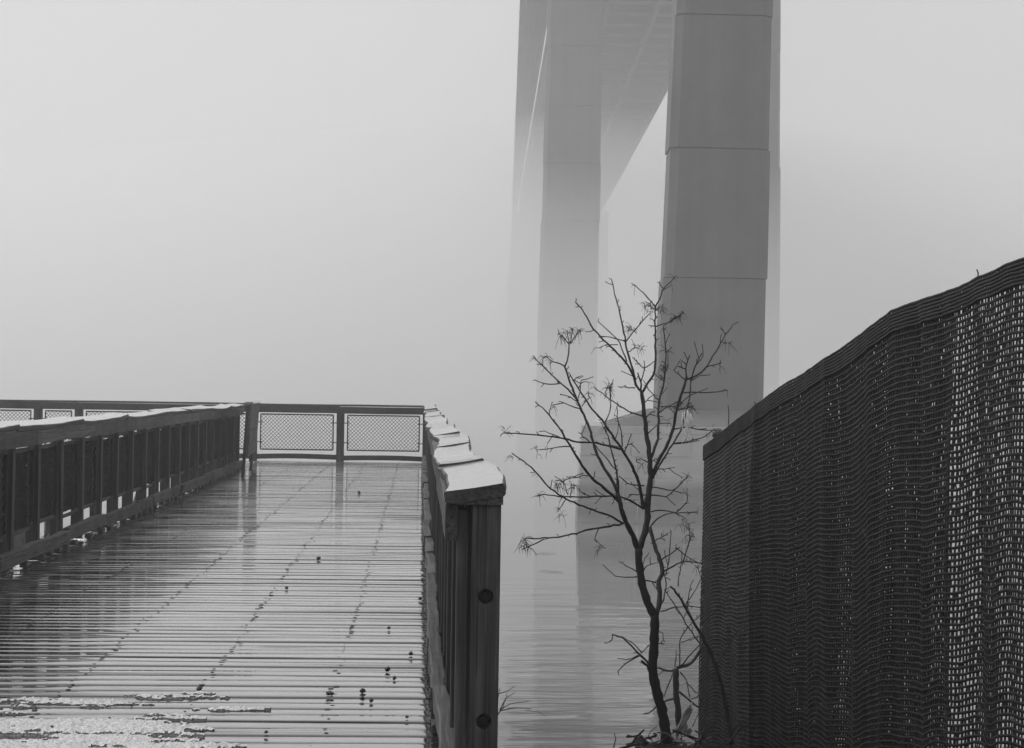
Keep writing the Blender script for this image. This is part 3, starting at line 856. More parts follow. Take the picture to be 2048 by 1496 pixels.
for zoff in (-0.05,):
    pts = []
    for s in np.linspace(0, FL, 40):
        p = FA+s*fdir+fn*0.03; pts.append((p[0], p[1], float(np.interp(s, ts, tz))+zoff))
    m = MB(); m.tube(pts, 0.004, 5); add('top_wire', m.mesh('top_wire'), 'galvanised', fence)
for px in (1962, 1457, 1510):
    s = s_of_px(px); p = FA+s*fdir; z = float(np.interp(s, ts, tz))
    h = {1962: 0.035, 1457: 0.13, 1510: 0.03}[px]
    m = MB(); m.tube([(p[0], p[1], z-0.05), (p[0]+0.004, p[1], z+h*0.6), (p[0]-0.002, p[1], z+h)], [0.003, 0.003, 0.0025], 5)
    add('wire_end', m.mesh('wire_end'), 'bolt', fence)

# ------------------------------------------------------------------ bare saplings, traced branch by branch
def Z5(u, v): return (1000+u/3.117, 540+v/3.117)
def Z6(u, v): return (1000+u/3.017, 1000+v/3.017)
class Tree:
    def __init__(s, Yd, seed):
        s.Y = Yd; s.r = np.random.default_rng(seed); s.pts = []; s.big = MB(); s.small = MB(); s.tw = MB()
    def depth_at(s, p):
        if not s.pts: return 0.0
        A = np.array([q[:2] for q in s.pts]); k = np.argmin(((A-np.array(p))**2).sum(1))
        return s.pts[k][2]
    def branch(s, pl, w0, w1, spread=None, spray=0.0, thick=None, buds=True):
        r = s.r; pl = np.array(pl, float)
        d0 = s.depth_at(pl[0])
        L = np.abs(np.diff(pl, axis=0)).sum()
        if spread is None: spread = r.uniform(-1, 1)*min(0.45, L*0.0022)
        # densify with a smooth curve through the points
        seg = np.linalg.norm(np.diff(pl, axis=0), axis=1); cum = np.concatenate([[0], np.cumsum(seg)])
        n = max(6, int(cum[-1]/9)); t = np.linspace(0, cum[-1], n)
        def cr(k):
            x = pl[:, k]; xp = np.interp(t, cum, x)
            h = cum[-1]*0.035
            return (xp*2 + np.interp(t-h, cum, x) + np.interp(t+h, cum, x))/4 if n > 7 else xp
        X, Yp = cr(0), cr(1); X[0], Yp[0] = pl[0]; X[-1], Yp[-1] = pl[-1]
        wob = r.normal(0, 0.6, (n, 2)); wob[0] = 0
        X += wob[:, 0]; Yp += wob[:, 1]
        u = np.linspace(0, 1, n); dep = d0 + spread*u
        P = [atY(X[i], Yp[i], s.Y+dep[i]) for i in range(n)]
        w = w0+(w1-w0)*u; w = w*(1+0.10*np.sin(np.arange(n)*2.1+r.uniform(0, 6)))
        rad = w/2*(s.Y+dep)/F
        for i in range(n): s.pts.append((X[i], Yp[i], dep[i]))
        (s.big if w0 >= 9 else s.small).tube(P, rad, 8 if w0 >= 9 else 6)
        if buds:
            for i in range(2, n):
                if r.random() < 0.42 and w[i] < 9:
                    a = np.array(P[i])-np.array(P[i-1]); a /= np.linalg.norm(a)+1e-9
                    q = r.normal(0, 1, 3); q -= a*np.dot(q, a); q /= np.linalg.norm(q); q = q*0.8+a*0.6
                    l = r.uniform(0.008, 0.035) if r.random() < 0.8 else r.uniform(0.04, 0.10)
                    e = np.array(P[i])+q*l
                    s.tw.tube([P[i], (np.array(P[i])+e)/2+r.normal(0, 0.003, 3), e], [0.0028, 0.0022, 0.0022], 5)
                    if l > 0.035: s.tw.tube([e, e+q*0.004], [0.0034, 0.002], 5)
        if spray > 0:
            s.hairs(P[-1], int(11*spray)); 
            if r.random() < 0.6: s.hairs(P[int(n*0.75)], int(6*spray))
    def hairs(s, p, n):
        r = s.r
        for _ in range(n):
            q = r.normal(0, 1, 3); q /= np.linalg.norm(q); l = r.uniform(0.02, 0.06)
            p = np.array(p)+r.normal(0, 0.006, 3)
            a = p+q*l*0.5; b_ = p+q*l+np.array([0, 0, -r.uniform(0.005, 0.03)])
            s.tw.tube([p, a, b_], [0.0016, 0.0013, 0.0009], 3, cap=False)
    def finish(s, name, label, cat, mat='bark', base=None):
        b = s.pts[0]; p = atY(b[0], b[1], s.Y)
        T = thing(name, label, cat, p)
        if s.big.v: add('trunk', s.big.mesh('trunk', True), mat, T)
        if s.small.v: add('branches', s.small.mesh('branches', True), mat, T)
        if s.tw.v: add('twigs', s.tw.mesh('twigs'), mat, T, kind='stuff')
        return T

t = Tree(9.9, 21)
B5 = lambda pts, a, b_, sp=0.0, **k: t.branch([Z5(*p) for p in pts], a, b_, spray=sp, **k)
B6 = lambda pts, a, b_, sp=0.0, **k: t.branch([Z6(*p) for p in pts], a, b_, spray=sp, **k)
B6([(1010, 1465), (985, 1300), (950, 1170), (925, 1060), (917, 1005), (930, 900), (935, 760), (930, 695)], 22, 18, spread=0.0, buds=False)
B6([(932, 700), (890, 620), (860, 520), (840, 400), (835, 290)], 17, 15, spread=0.03, buds=False)
B6([(835, 300), (800, 210), (765, 140), (740, 80), (722, 5), (705, -35)], 12, 8.5, spread=-0.1)
B6([(838, 300), (875, 200), (890, 100), (892, 0), (905, -100)], 13, 11.5, spread=0.08)
B6([(940, 700), (960, 640), (965, 560), (955, 500), (985, 430), (960, 340), (925, 250), (905, 165)], 11, 7, spread=0.3)
# left stems
B5([(738, 1440), (640, 1350), (555, 1280), (500, 1200), (415, 1060), (350, 960), (290, 880), (220, 822)], 7, 2.2, spread=-0.45)
B5([(745, 1420), (700, 1310), (650, 1240), (605, 1150), (580, 1060), (545, 950), (500, 860), (460, 760), (430, 690), (415, 630), (402, 598)], 7, 3.6, spread=0.25)
B5([(405, 600), (425, 550), (432, 500), (432, 460), (422, 410)], 3.4, 2, .6)
B5([(432, 465), (400, 425), (370, 400)], 2.4, 1.6, 1.4)
B5([(440, 460), (465, 420), (497, 378)], 2.4, 1.8, 1.2)
B5([(438, 455), (446, 410), (452, 370)], 2.4, 1.8, 0.6)
B5([(400, 598), (340, 575), (288, 540)], 3, 1.8, 1.0)
B5([(488, 815), (420, 740), (360, 690), (300, 630), (260, 590), (208, 543)], 3.8, 2, .4)
B5([(370, 708), (290, 715), (215, 685)], 2.6, 1.8)
B5([(480, 820), (435, 790), (378, 775)], 2.4, 1.7)
B5([(500, 865), (420, 840), (390, 828), (328, 845)], 2.6, 1.8, .4)
B5([(895, 1490), (870, 1340), (830, 1230), (760, 1120), (700, 1030), (640, 940), (580, 880), (530, 800), (480, 720), (430, 645)], 7.5, 2.4, spread=-0.2)
B5([(655, 950), (690, 870), (690, 800), (683, 718)], 2.6, 1.6, .6)
B5([(490, 735), (510, 700), (550, 698)], 2.2, 1.5, .3)
B5([(455, 690), (480, 670), (512, 657)], 2.2, 1.5)
B5([(488, 800), (500, 740), (505, 685)], 2.2, 1.5)
B5([(510, 850), (535, 820), (560, 795)], 2, 1.5, .8)
B5([(762, 1100), (755, 1000), (735, 930), (725, 850)], 2.8, 1.8, .4)
B5([(775, 1140), (800, 1080), (820, 1020)], 2.6, 1.8)
B5([(780, 1110), (800, 1090), (828, 1075)], 2.2, 1.6)
B5([(750, 1118), (660, 1090), (560, 1070), (480, 1075), (420, 1055), (340, 1040), (220, 1030), (110, 1020), (33, 1018)], 4.6, 2.4, .8, spread=-0.35)
B5([(560, 1072), (525, 1045), (495, 1012)], 2.4, 1.8)
B5([(415, 1058), (340, 1030), (278, 1005)], 2.6, 1.8)
B5([(442, 1100), (370, 1100), (248, 1122)], 2.6, 1.8, .6)
B5([(548, 1285), (480, 1290), (405, 1310)], 2.4, 1.8, .5)
B5([(520, 1265), (460, 1290), (440, 1300)], 2.0, 1.4)
B5([(742, 1410), (735, 1300), (715, 1200), (690, 1100), (670, 1020), (650, 978)], 4, 2.2, .5)
B5([(725, 1390), (730, 1280), (712, 1180), (700, 1140)], 3, 2)
B5([(722, 1245), (650, 1160), (580, 1080)], 2.4, 1.8)
B5([(890, 1485), (800, 1430), (740, 1410), (650, 1408), (540, 1415), (440, 1415), (350, 1410), (245, 1400)], 4.6, 2.4, .7, spread=-0.3)
B5([(560, 1412), (525, 1400), (495, 1370)], 2.4, 1.6)
B5([(425, 1400), (405, 1340), (372, 1310)], 2.2, 1.6, 1.4)
B5([(440, 1420), (442, 1380), (445, 1345)], 2.2, 1.6, 1.4)
B6([(740, 140), (660, 90), (570, 65), (500, 35), (420, 5), (335, -45), (280, -95), (230, -155), (180, -205), (125, -245), (72, -280)], 4.6, 2.4, .4, spread=-0.4)
B6([(745, 140), (620, 165), (540, 180), (440, 205), (340, 225), (245, 233), (150, 233)], 4.4, 2.2, 1.2, spread=-0.35)
B6([(262, 236), (210, 265), (143, 290)], 2.6, 1.8, 1.6)
B6([(595, 172), (573, 235), (605, 270)], 2.2, 1.4, .8)
B6([(395, 0), (370, 40), (345, 70)], 2.2, 1.5, .8)
# centre stem and its forks
B5([(905, 1490), (930, 1380), (940, 1280), (935, 1200), (930, 1120), (910, 1000), (895, 880), (885, 755)], 12, 7.5, spread=0.05)
B5([(885, 762), (845, 720), (840, 670), (800, 600), (770, 555), (720, 510), (640, 430), (590, 380), (540, 290), (477, 200)], 5, 2.4, spread=-0.25)
B5([(845, 685), (820, 600), (795, 520), (780, 440), (760, 330), (735, 220), (715, 150), (697, 58)], 4.6, 2, spread=0.2)
B5([(785, 445), (830, 390), (880, 330), (936, 268)], 2.8, 1.8, .3)
B5([(850, 395), (835, 375), (800, 362)], 1.8, 1.2, 1.0)
B5([(775, 440), (700, 425), (628, 415)], 2.4, 1.7)
B5([(790, 570), (740, 440), (690, 390), (611, 321)], 2.8, 1.7)
B5([(735, 465), (680, 465), (620, 485)], 2.0, 1.5, .4)
B5([(800, 510), (830, 490), (858, 485)], 2.2, 1.6, 1.0)
B5([(880, 765), (876, 690), (858, 638)], 4.2, 2.6)
B5([(880, 690), (900, 625), (898, 563)], 2.6, 1.7)
B5([(898, 612), (860, 580), (833, 550)], 2.4, 1.6)
B5([(898, 612), (935, 590), (972, 560)], 2.2, 1.6)
B5([(890, 760), (930, 690), (960, 650), (972, 560), (968, 460), (970, 340), (968, 228)], 5, 3, spread=0.15)
B5([(968, 230), (910, 160), (847, 96)], 2.8, 1.8, .3)
B5([(970, 226), (1000, 170), (1015, 112), (1060, 75), (1088, 43)], 3, 1.8, .3)
B5([(1015, 112), (1005, 100), (996, 88)], 2.2, 1.6)
B5([(970, 352), (1040, 330), (1090, 300), (1144, 270)], 2.6, 1.7, .2)
B5([(970, 350), (945, 348), (928, 345)], 2.2, 1.5)
B5([(968, 245), (945, 235), (930, 220)], 2, 1.2, 1.5)
B5([(970, 250), (985, 240), (998, 235)], 2, 1.2, 1.2)
B5([(1060, 318), (1080, 310), (1090, 290)], 1.8, 1.2, 1.2)
B5([(842, 735), (790, 730), (743, 728)], 2.6, 1.8)
B5([(890, 912), (800, 880), (720, 830), (650, 780), (587, 732)], 3.2, 1.8, .2)
B5([(690, 805), (690, 770), (680, 718)], 2.2, 1.5, 1.0)
# right stems
B5([(945, 1165), (985, 1050), (990, 930), (985, 870), (992, 810), (1020, 720), (1030, 620), (1035, 500), (1017, 348)], 6, 2, .2, spread=0.25)
B5([(992, 812), (950, 770), (895, 690)], 2.8, 1.8)
B5([(1022, 700), (1010, 680), (1000, 660)], 1.8, 1.3, .8)
B5([(1030, 640), (1050, 610), (1045, 520)], 2.2, 1.4, .8)
B5([(1025, 660), (1020, 630), (1017, 600)], 2.0, 1.4, .8)
B5([(895, 838), (925, 800), (955, 780)], 2.2, 1.5)
B5([(910, 920), (940, 890), (970, 880)], 2.2, 1.5)
B5([(915, 1025), (960, 985), (1000, 955), (1066, 958)], 2.4, 1.6, .5)
B5([(945, 1270), (1010, 1150), (1060, 1050), (1090, 940), (1105, 850), (1140, 750), (1165, 668)], 7, 5, spread=-0.1)
B5([(1163, 680), (1158, 600), (1182, 528)], 3.4, 1.8)
B5([(1158, 690), (1120, 655), (1083, 625)], 2.6, 1.8)
B5([(1162, 620), (1135, 610), (1110, 598)], 2.2, 1.5)
B5([(1160, 590), (1140, 570), (1123, 556)], 2.0, 1.4)
B5([(1165, 682), (1240, 650), (1290, 600), (1340, 520), (1380, 450), (1405, 400)], 4, 2.4, spread=0.2)
B5([(1405, 402), (1390, 375), (1375, 353)], 2.2, 1.5)
B5([(1405, 402), (1430, 372), (1445, 350)], 2.2, 1.5)
B5([(1385, 450), (1400, 455), (1415, 458)], 1.8, 1.4, .5)
B5([(1188, 685), (1215, 600), (1258, 518)], 3, 1.9)
B5([(1225, 590), (1245, 565), (1268, 545)], 2, 1.4)
B5([(1290, 605), (1330, 592), (1374, 584)], 2.2, 1.6, .5)
B5([(1185, 690), (1250, 660), (1312, 655)], 2.2, 1.6)
B5([(950, 1300), (1010, 1190), (1080, 1080), (1130, 990), (1165, 870), (1185, 780), (1190, 685)], 4.4, 2.6, spread=0.3)
B5([(1145, 765), (1230, 760), (1310, 768), (1420, 747)], 2.8, 1.9, .3)
B5([(1090, 992), (1150, 980), (1280, 1000), (1352, 996)], 2.8, 1.9, .3)
B5([(1085, 1082), (1200, 1065), (1280, 1040), (1340, 990)], 2.8, 1.9)
B5([(1080, 1085), (1160, 1080), (1250, 1060)], 2.2, 1.5)
B5([(1100, 870), (1140, 820), (1190, 780)], 2.4, 1.6)
B5([(995, 890), (1040, 855), (1110, 840)], 2.6, 1.6, .8)
B5([(1000, 852), (1060, 848), (1120, 815)], 2.2, 1.5, .5)
B5([(1110, 870), (1160, 860), (1208, 845)], 2.2, 1.5, .8)
B5([(945, 1352), (1000, 1360), (1080, 1375), (1142, 1392)], 2.8, 1.8, .4)
B5([(938, 1402), (1040, 1415), (1100, 1360), (1162, 1298)], 2.8, 1.8, 1.0)
B5([(900, 1345), (860, 1340), (790, 1330), (740, 1282)], 3, 1.8)
B5([(920, 1400), (880, 1402), (806, 1398)], 2.4, 1.6)
B5([(925, 1200), (880, 1175), (840, 1190), (880, 1210)], 2.6, 1.6, .6)
B5([(940, 1245), (1000, 1240), (1052, 1237)], 2.2, 1.6)
B5([(940, 1200), (960, 1185), (975, 1175)], 2, 1.5)
B5([(940, 1250), (955, 1240), (965, 1255)], 4, 3, .8)
B6([(905, 165), (940, 115), (1000, 85), (1070, 72), (1135, 0)], 3, 1.8)
B6([(910, 72), (970, 60), (1060, 80), (1190, 70)], 2.8, 1.7, .3)
B6([(1040, 70), (1090, 95), (1120, 112)], 2.2, 1.5, .5)
# lower shoots
B6([(975, 362), (1030, 325), (1085, 285)], 2.8, 1.8)
B6([(935, 247), (970, 225), (1012, 210)], 2.4, 1.7, .4)
B6([(1060, 287), (1130, 345), (1215, 388)], 2.4, 1.6)
B6([(985, 432), (1060, 390), (1110, 368), (1215, 380)], 3.6, 2, .2)
B6([(1000, 455), (1022, 370), (1030, 182)], 2.4, 1.6)
B6([(825, 432), (770, 400), (715, 370)], 2.6, 1.8)
B6([(828, 463), (770, 468), (698, 458)], 2.8, 1.8)
B6([(872, 485), (910, 490), (946, 502)], 2.8, 2.4)
B6([(862, 395), (875, 350), (892, 332)], 2.2, 1.5)
B6([(868, 425), (885, 395), (950, 378)], 2.2, 1.5)
B6([(968, 672), (1080, 645), (1150, 640), (1215, 652)], 2.8, 1.8, .2)
B6([(962, 665), (990, 600), (1005, 500), (985, 440)], 2.8, 2.2)
B6([(1075, 520), (1085, 440), (1100, 330)], 2.4, 1.6)
B6([(900, 990), (850, 935), (790, 880), (740, 830), (678, 812)], 5.5, 2.4)
B6([(905, 1010), (870, 985), (850, 968)], 8, 4)
B6([(845, 938), (760, 985), (708, 1036)], 2.8, 1.8)
B6([(832, 938), (780, 962), (708, 960)], 2.4, 1.6)
B6([(855, 920), (800, 860), (742, 828)], 2.6, 1.6)
B6([(680, 812), (675, 852), (638, 866)], 2.4, 1.5)
B6([(850, 925), (880, 895), (900, 880)], 2.2, 1.5, .4)
B6([(955, 865), (975, 866), (992, 864)], 2.0, 1.5)
B6([(960, 795), (985, 800), (985, 828)], 2.0, 1.4)
B6([(1100, 380), (1130, 300), (1150, 220), (1140, 150)], 2.8, 1.4, .8)
B6([(1140, 260), (1150, 230), (1152, 205)], 2.2, 1.4, .8)
t.finish('bare_sapling', 'tallest leafless sapling with many upswept branches on the bank before the stone pier base', 'tree')

t = Tree(10.15, 22)
B6([(1082, 1450), (1075, 1310), (1062, 1150), (1060, 1020)], 13, 12, spread=0.0, buds=False)
B6([(1065, 1015), (1150, 990), (1195, 930), (1222, 850)], 7.5, 5, spread=0.0)
B6([(1055, 1028), (1000, 1028), (950, 1012)], 5, 4)
B6([(1088, 1004), (1150, 930), (1225, 860)], 3, 2)
B6([(1085, 1004), (1085, 850), (1120, 780), (1215, 690)], 2.6, 1.8)
B6([(1092, 860), (1160, 835), (1212, 828)], 2.2, 1.5, .4)
B6([(1088, 1040), (1125, 1090), (1142, 1192)], 3, 2)
B6([(1130, 1110), (1160, 1135), (1182, 1165)], 2, 1.5)
B6([(1082, 1158), (1150, 1215), (1215, 1260)], 4.6, 3.6)
B6([(1155, 1200), (1190, 1190), (1205, 1160)], 2.4, 1.8)
B6([(1045, 1200), (1000, 1208), (950, 1240), (910, 1283), (862, 1293)], 4.2, 2.4)
B6([(1048, 1040), (1020, 1100), (990, 1185)], 2.6, 1.8)
B6([(1055, 1010), (1062, 950), (1066, 900)], 2.2, 1.5)
B6([(1160, 1368), (1185, 1310), (1225, 1240)], 1.8, 1.4)
t.finish('cut_sapling', 'short pale stem with cut top and side shoots beside the tall sapling', 'tree', 'bark_pale')

t = Tree(9.3, 23)
B6([(1400, 1475), (1370, 1280), (1340, 1120), (1290, 970), (1220, 820), (1160, 720), (1110, 640), (1070, 560), (1030, 520)], 10, 4.2, spread=0.1)
B6([(1212, 872), (1130, 760), (1080, 670), (990, 540)], 3, 1.8)
B6([(1205, 755), (1300, 670), (1370, 590), (1445, 530)], 2.4, 1.4)
B6([(1301, 1000), (1370, 900), (1440, 780)], 2.0, 1.2)
B6([(1125, 655), (1140, 570), (1165, 480)], 2.2, 1.3)
B6([(1113, 644), (1180, 540), (1215, 480), (1195, 410)], 2.2, 1.3, .5)
B6([(1395, 1430), (1420, 1370), (1448, 1350), (1490, 1335)], 3.6, 2.2)
t.finish('leaning_sapling', 'thin dark leaning sapling growing up in front of the screened fence', 'tree')

t = Tree(8.6, 24)
sh = lambda pts, a, b_: t.branch(pts, a, b_, buds=False)
sh([(985, 1470), (992, 1440), (1000, 1420), (1030, 1416), (1062, 1418)], 3, 1.4)
sh([(1000, 1420), (1015, 1408), (1058, 1402)], 2, 1.1); sh([(1000, 1420), (1010, 1398), (1030, 1384)], 2, 1.1)
sh([(995, 1388), (1012, 1384), (1030, 1372)], 2, 1.1); sh([(1004, 1418), (1012, 1400), (1015, 1386)], 1.6, 1)
sh([(1050, 1420), (1080, 1424), (1092, 1434)], 1.2, 0.8); sh([(985, 1470), (995, 1400), (1000, 1376)], 2, 1.2)
t.finish('twiggy_shrub', 'low bare twigs poking out behind the bolted end post', 'shrub')

t = Tree(15.2, 25)
sh([(40, 1150), (52, 1110), (45, 1075)], 2, 1.2); sh([(84, 1080), (95, 1068), (106, 1058)], 2, 1.2); sh([(38, 1100), (60, 1092), (90, 1070)], 1.6, 1.2)
sh([(40, 1150), (85, 1085), (92, 1062)], 1.4, 1)
for (a, b_) in (((20, 822), (29, 805)), ((34, 818), (40, 806))): pass
t.finish('twiggy_shrub', 'thin bare stalks seen through the gap under the left railing netting', 'shrub')

# ------------------------------------------------------------------ debris at the foot of the saplings
r = np.random.default_rng(61)
stick_px = [((1290, 1470), (1225+60, 1400)), ]
def stick(pts, Yd, w, label, mat='bark', group='dead sticks heaped at the foot of the saplings'):
    m = MB(); P = [atY(p[0], p[1], Yd+0.05*i) for i, p in enumerate(pts)]
    n = len(P); rad = [w/2*Yd/F*(1-0.35*i/max(1, n-1)) for i in range(n)]
    m.tube(P, rad, 7)
    o = add('stick', m.mesh('stick', True), mat, None, (0, 0, 0)); tag(o, label, 'stick', group)
def C5(u, v): return (1200+u/6.83, 1380+v/6.83)
stick([C5(430, 750), C5(500, 640), C5(600, 545)], 9.7, 5.5, 'stout stub of wood jutting up left of the tall sapling trunk')
stick([C5(185, 800), C5(215, 665), C5(195, 595)], 9.6, 2.6, 'lone crooked twig standing left of the stick heap')
stick([C5(280, 800), C5(430, 760), C5(540, 735)], 9.6, 6, 'thick broken branch lying at the left end of the stick heap')
stick([C5(1240, 800), C5(1300, 740), C5(1380, 650)], 9.5, 8, 'pale thick branch leaning against the fence foot', 'bark_pale')
stick([C5(1000, 555), C5(1130, 600), C5(1320, 690)], 9.6, 5, 'dark stick lying across the foot of the white plastic scrap')
stick([C5(660, 640), C5(680, 580), C5(780, 490)], 9.8, 2, 'thin curved twig arching beside the tall sapling trunk')
stick([C5(1560, 720), C5(1520, 560), C5(1460, 370)], 9.4, 2.4, 'faint thin twig standing against the fence screen')
stick([C5(1740, 740), C5(1820, 640), C5(1930, 510), C5(2020, 485)], 9.2, 4.5, 'dark bent stick arching up against the fence screen')
for k in range(30):
    x = r.uniform(1265, 1440); y = r.uniform(1468, 1500); L = r.uniform(14, 48); a = r.normal(0.1, 0.5) + (math.pi if r.random() < 0.5 else 0)
    stick([(x-L/2*math.cos(a), y-L/2*math.sin(a)), (x+r.normal(0, 2), y+r.normal(0, 2)), (x+L/2*math.cos(a), y+L/2*math.sin(a)*0.8)],
          r.uniform(9.4, 10.1), r.uniform(1.8, 5.0), 'short dead stick lying in the dark heap at the foot of the saplings', 'bark' if r.random() < 0.75 else 'bark_pale')
# leaf litter
m = MB()
for k in range(2200):
    x = r.uniform(1.1, 2.2); y = r.uniform(8.6, 10.6)
    z = float(bank_z(np.array(x), np.array(y)))+abs(r.normal(0.02, 0.03)); s = r.uniform(0.012, 0.035)
    q = Matrix.Rotation(r.uniform(0, 6.28), 3, 'Z') @ Matrix.Rotation(r.normal(0, 0.6), 3, 'X') @ Matrix.Rotation(r.normal(0, 0.5), 3, 'Y')
    n = len(m.v)
    for c in ((-1, 0, 0), (-.2, -.5, .15), (.9, 0, 0.1), (-.2, .5, .15)):
        p = q @ Vector(c)*s; m.v.append((x+p.x, y+p.y, z+p.z))
    m.f += [(n, n+1, n+2), (n, n+2, n+3)]
ll = add('leaf_litter', m.mesh('leaf_litter'), 'litter', kind='stuff'); tag(ll, 'dead leaves and litter scattered over the bank under the saplings', 'leaf litter')
# mound under the litter
m = MB(); nx, ny = 34, 26
for j in range(ny):
    for i in range(nx):
        x = 1.02+i/(nx-1)*1.1; y = 9.0+j/(ny-1)*1.8
        h = 0.11*math.exp(-((x-1.42)/0.30)**2-((y-9.85)/0.5)**2)*(1+0.35*math.sin(x*31)*math.sin(y*23)) - 0.004
        m.v.append((x, y, float(bank_z(np.array(x), np.array(y)))+h-0.012+0.012*r.normal()))
for j in range(ny-1):
    for i in range(nx-1): m.f.append((j*nx+i, j*nx+i+1, (j+1)*nx+i+1, (j+1)*nx+i))
o = add('debris_mound', m.mesh('debris_mound', True), 'soil'); o['kind'] = 'stuff'; tag(o, 'low dark mound of rotted debris under the sticks', 'debris')

# white plastic scrap: pleated film standing up behind the sticks
def film(name, quads, Yd, label, cat, seed=1, pleats=9, amp=0.02):
    r = np.random.default_rng(seed); m = MB()
    for (A, B, C, D) in quads:                # A,B bottom edge, D,C top edge (pixels)
        nu, nv = 28, 16; n0 = len(m.v)
        for j in range(nv+1):
            v = j/nv
            for i in range(nu+1):
                u = i/nu
                e = [A[k]*(1-u)*(1-v)+B[k]*u*(1-v)+C[k]*u*v+D[k]*(1-u)*v for k in (0, 1)]
                jag = r.normal(0, 1.2) if j in (0, nv) else 0
                d = amp*math.sin(u*pleats+1.4*math.sin(v*4+u*3))+amp*0.4*math.sin(u*pleats*2.7+v*5)
                m.v.append(tuple(atY(e[0]+1.6*math.sin(v*7+u*4), e[1]+jag, Yd+d)))
        for j in range(nv):
            for i in range(nu):
                q = n0+j*(nu+1)+i; m.f.append((q, q+1, q+nu+2, q+nu+1))
    o = add(name, m.mesh(name, True), 'plastic_film'); tag(o, label, cat)
    so = o.modifiers.new('thickness', 'SOLIDIFY'); so.thickness = 0.0012
    return o
film('plastic_scrap', [(C5(1010, 545), C5(1120, 540), C5(1275, 265), C5(1215, 230)), (C5(1060, 560), C5(1190, 590), C5(1185, 425), C5(1100, 470)),
                       (C5(1150, 590), C5(1255, 600), C5(1240, 515), C5(1190, 540)), (C5(1110, 380), C5(1140, 330), C5(1265, 195), C5(1240, 180))], 9.85,
     'torn white plastic film standing crumpled behind the short pale stem', 'plastic', 3, 14, 0.02)
def D4(u, v): return (1120+u/4.987, 760+v/4.987)
r = np.random.default_rng(91); m = MB()
for k in range(16):
    u0 = 1270+r.normal(0, 22); v0 = 295+r.uniform(0, 60); L = r.uniform(80, 330)
    pts = [atY(*D4(u0+r.normal(0, 8)*q, v0+L*q/4), 9.75+r.normal(0, 0.02)) for q in range(5)]
    m.tube(pts, [0.0012, 0.0026, 0.002, 0.0016, 0.0006], 4)
o = add('plastic_shred', m.mesh('plastic_shred', True), 'plastic_film'); tag(o, 'pale shredded plastic strands hanging in the right-hand branches', 'plastic')
m = MB()
for k in range(7):
    c = np.array(atY(*C5(1040+r.normal(0, 40), 640+r.normal(0, 18)), 9.6)); n = len(m.v)
    for q in range(5): m.v.append(tuple(c+r.normal(0, 0.010, 3)))
    m.f += [(n, n+1, n+2), (n, n+2, n+3), (n+1, n+3, n+4), (n, n+4, n+2)]
o = add('crumpled_wrapper', m.mesh('crumpled_wrapper'), 'plastic_film'); tag(o, 'small shiny crumpled wrapper at the trunk foot of the tall sapling', 'litter')

# ------------------------------------------------------------------ things lying on the boardwalk
r = np.random.default_rng(33)
peb = [((725, 1383), 5, 'largest dark pebble, at the top of the little cluster on the near boards'),
       ((724, 1397), 4, 'dark pebble just below the largest one on the near boards'),
       ((743, 1402), 4, 'dark pebble at the right of the near cluster'),
       ((656, 1388), 4, 'left one of two touching pebbles on the near boards'),
       ((663, 1388), 4, 'right one of two touching pebbles on the near boards'),
       ((775, 1340), 5, 'dark pebble upper left of a pair near the right curb'),
       ((789, 1357), 4, 'dark pebble lower right of a pair near the right curb'),
       ((822, 1308), 4, 'dark crumb beside the right curb board'),
       ((398, 1380), 5, 'flat dark crumb just above the tip of the slush patch'),
       ((434, 1491), 4, 'dark crumb at the right tip of the slush patch'),
       ((532, 1465), 3.5, 'small dark crumb right of the slush patch'),
       ((637, 1117), 3.5, 'small dark crumb in the middle of the boardwalk'),
       ((573, 1176), 3, 'tiny dark crumb halfway down the boardwalk'),
       ((840, 1198), 3.5, 'small dark crumb at the foot of the right railing'),
       ((778, 1256), 3, 'tiny dark crumb a step in from the right curb'),
       ((718, 985), 3, 'tiny dark crumb at the end of a long board crack'),
       ((814, 1434), 3, 'tiny dark crumb on the nearest boards by the right curb')]
for (p, rad, lab) in peb:
    c = atZ(p[0], p[1]+2, 0.006); R_ = rad*c[1]/F; m = MB(); K, J = 9, 6
    for j in range(J+1):
        ph = math.pi*j/J
        for k in range(K):
            th = 2*math.pi*k/K; q = R_*(1+0.22*r.normal())
            m.v.append((q*1.15*math.sin(ph)*math.cos(th), q*math.sin(ph)*math.sin(th), max(-0.004, R_*0.75+q*0.85*math.cos(ph))))
    for j in range(J):
        for k in range(K): m.f.append((j*K+k, (j+1)*K+k, (j+1)*K+(k+1) % K, j*K+(k+1) % K))
    o = add('pebble', m.mesh('pebble', True), 'pebble', None, c); tag(o, lab, 'pebble', 'pebbles and crumbs on the boardwalk')

for (pa, pb, lab) in (((1072, 1107), (1113, 1106), 'thin dark stick floating left of the pier reflection'), ((1076, 1142), (1128, 1144), 'faint line of drift floating on the water below the thin stick')):
    a, b_ = atZ(*pa, WZ+0.02), atZ(*pb, WZ+0.02); m = MB(); c = (a+b_)/2
    m.tube([a-c, (a-c)*0.4+np.array([0, 0.06, 0.01]), (b_-c)*0.4, b_-c], [0.004, 0.007, 0.006, 0.003], 6)
    o = add('floating_stick', m.mesh('floating_stick', True), 'bark', None, c); tag(o, lab, 'driftwood')
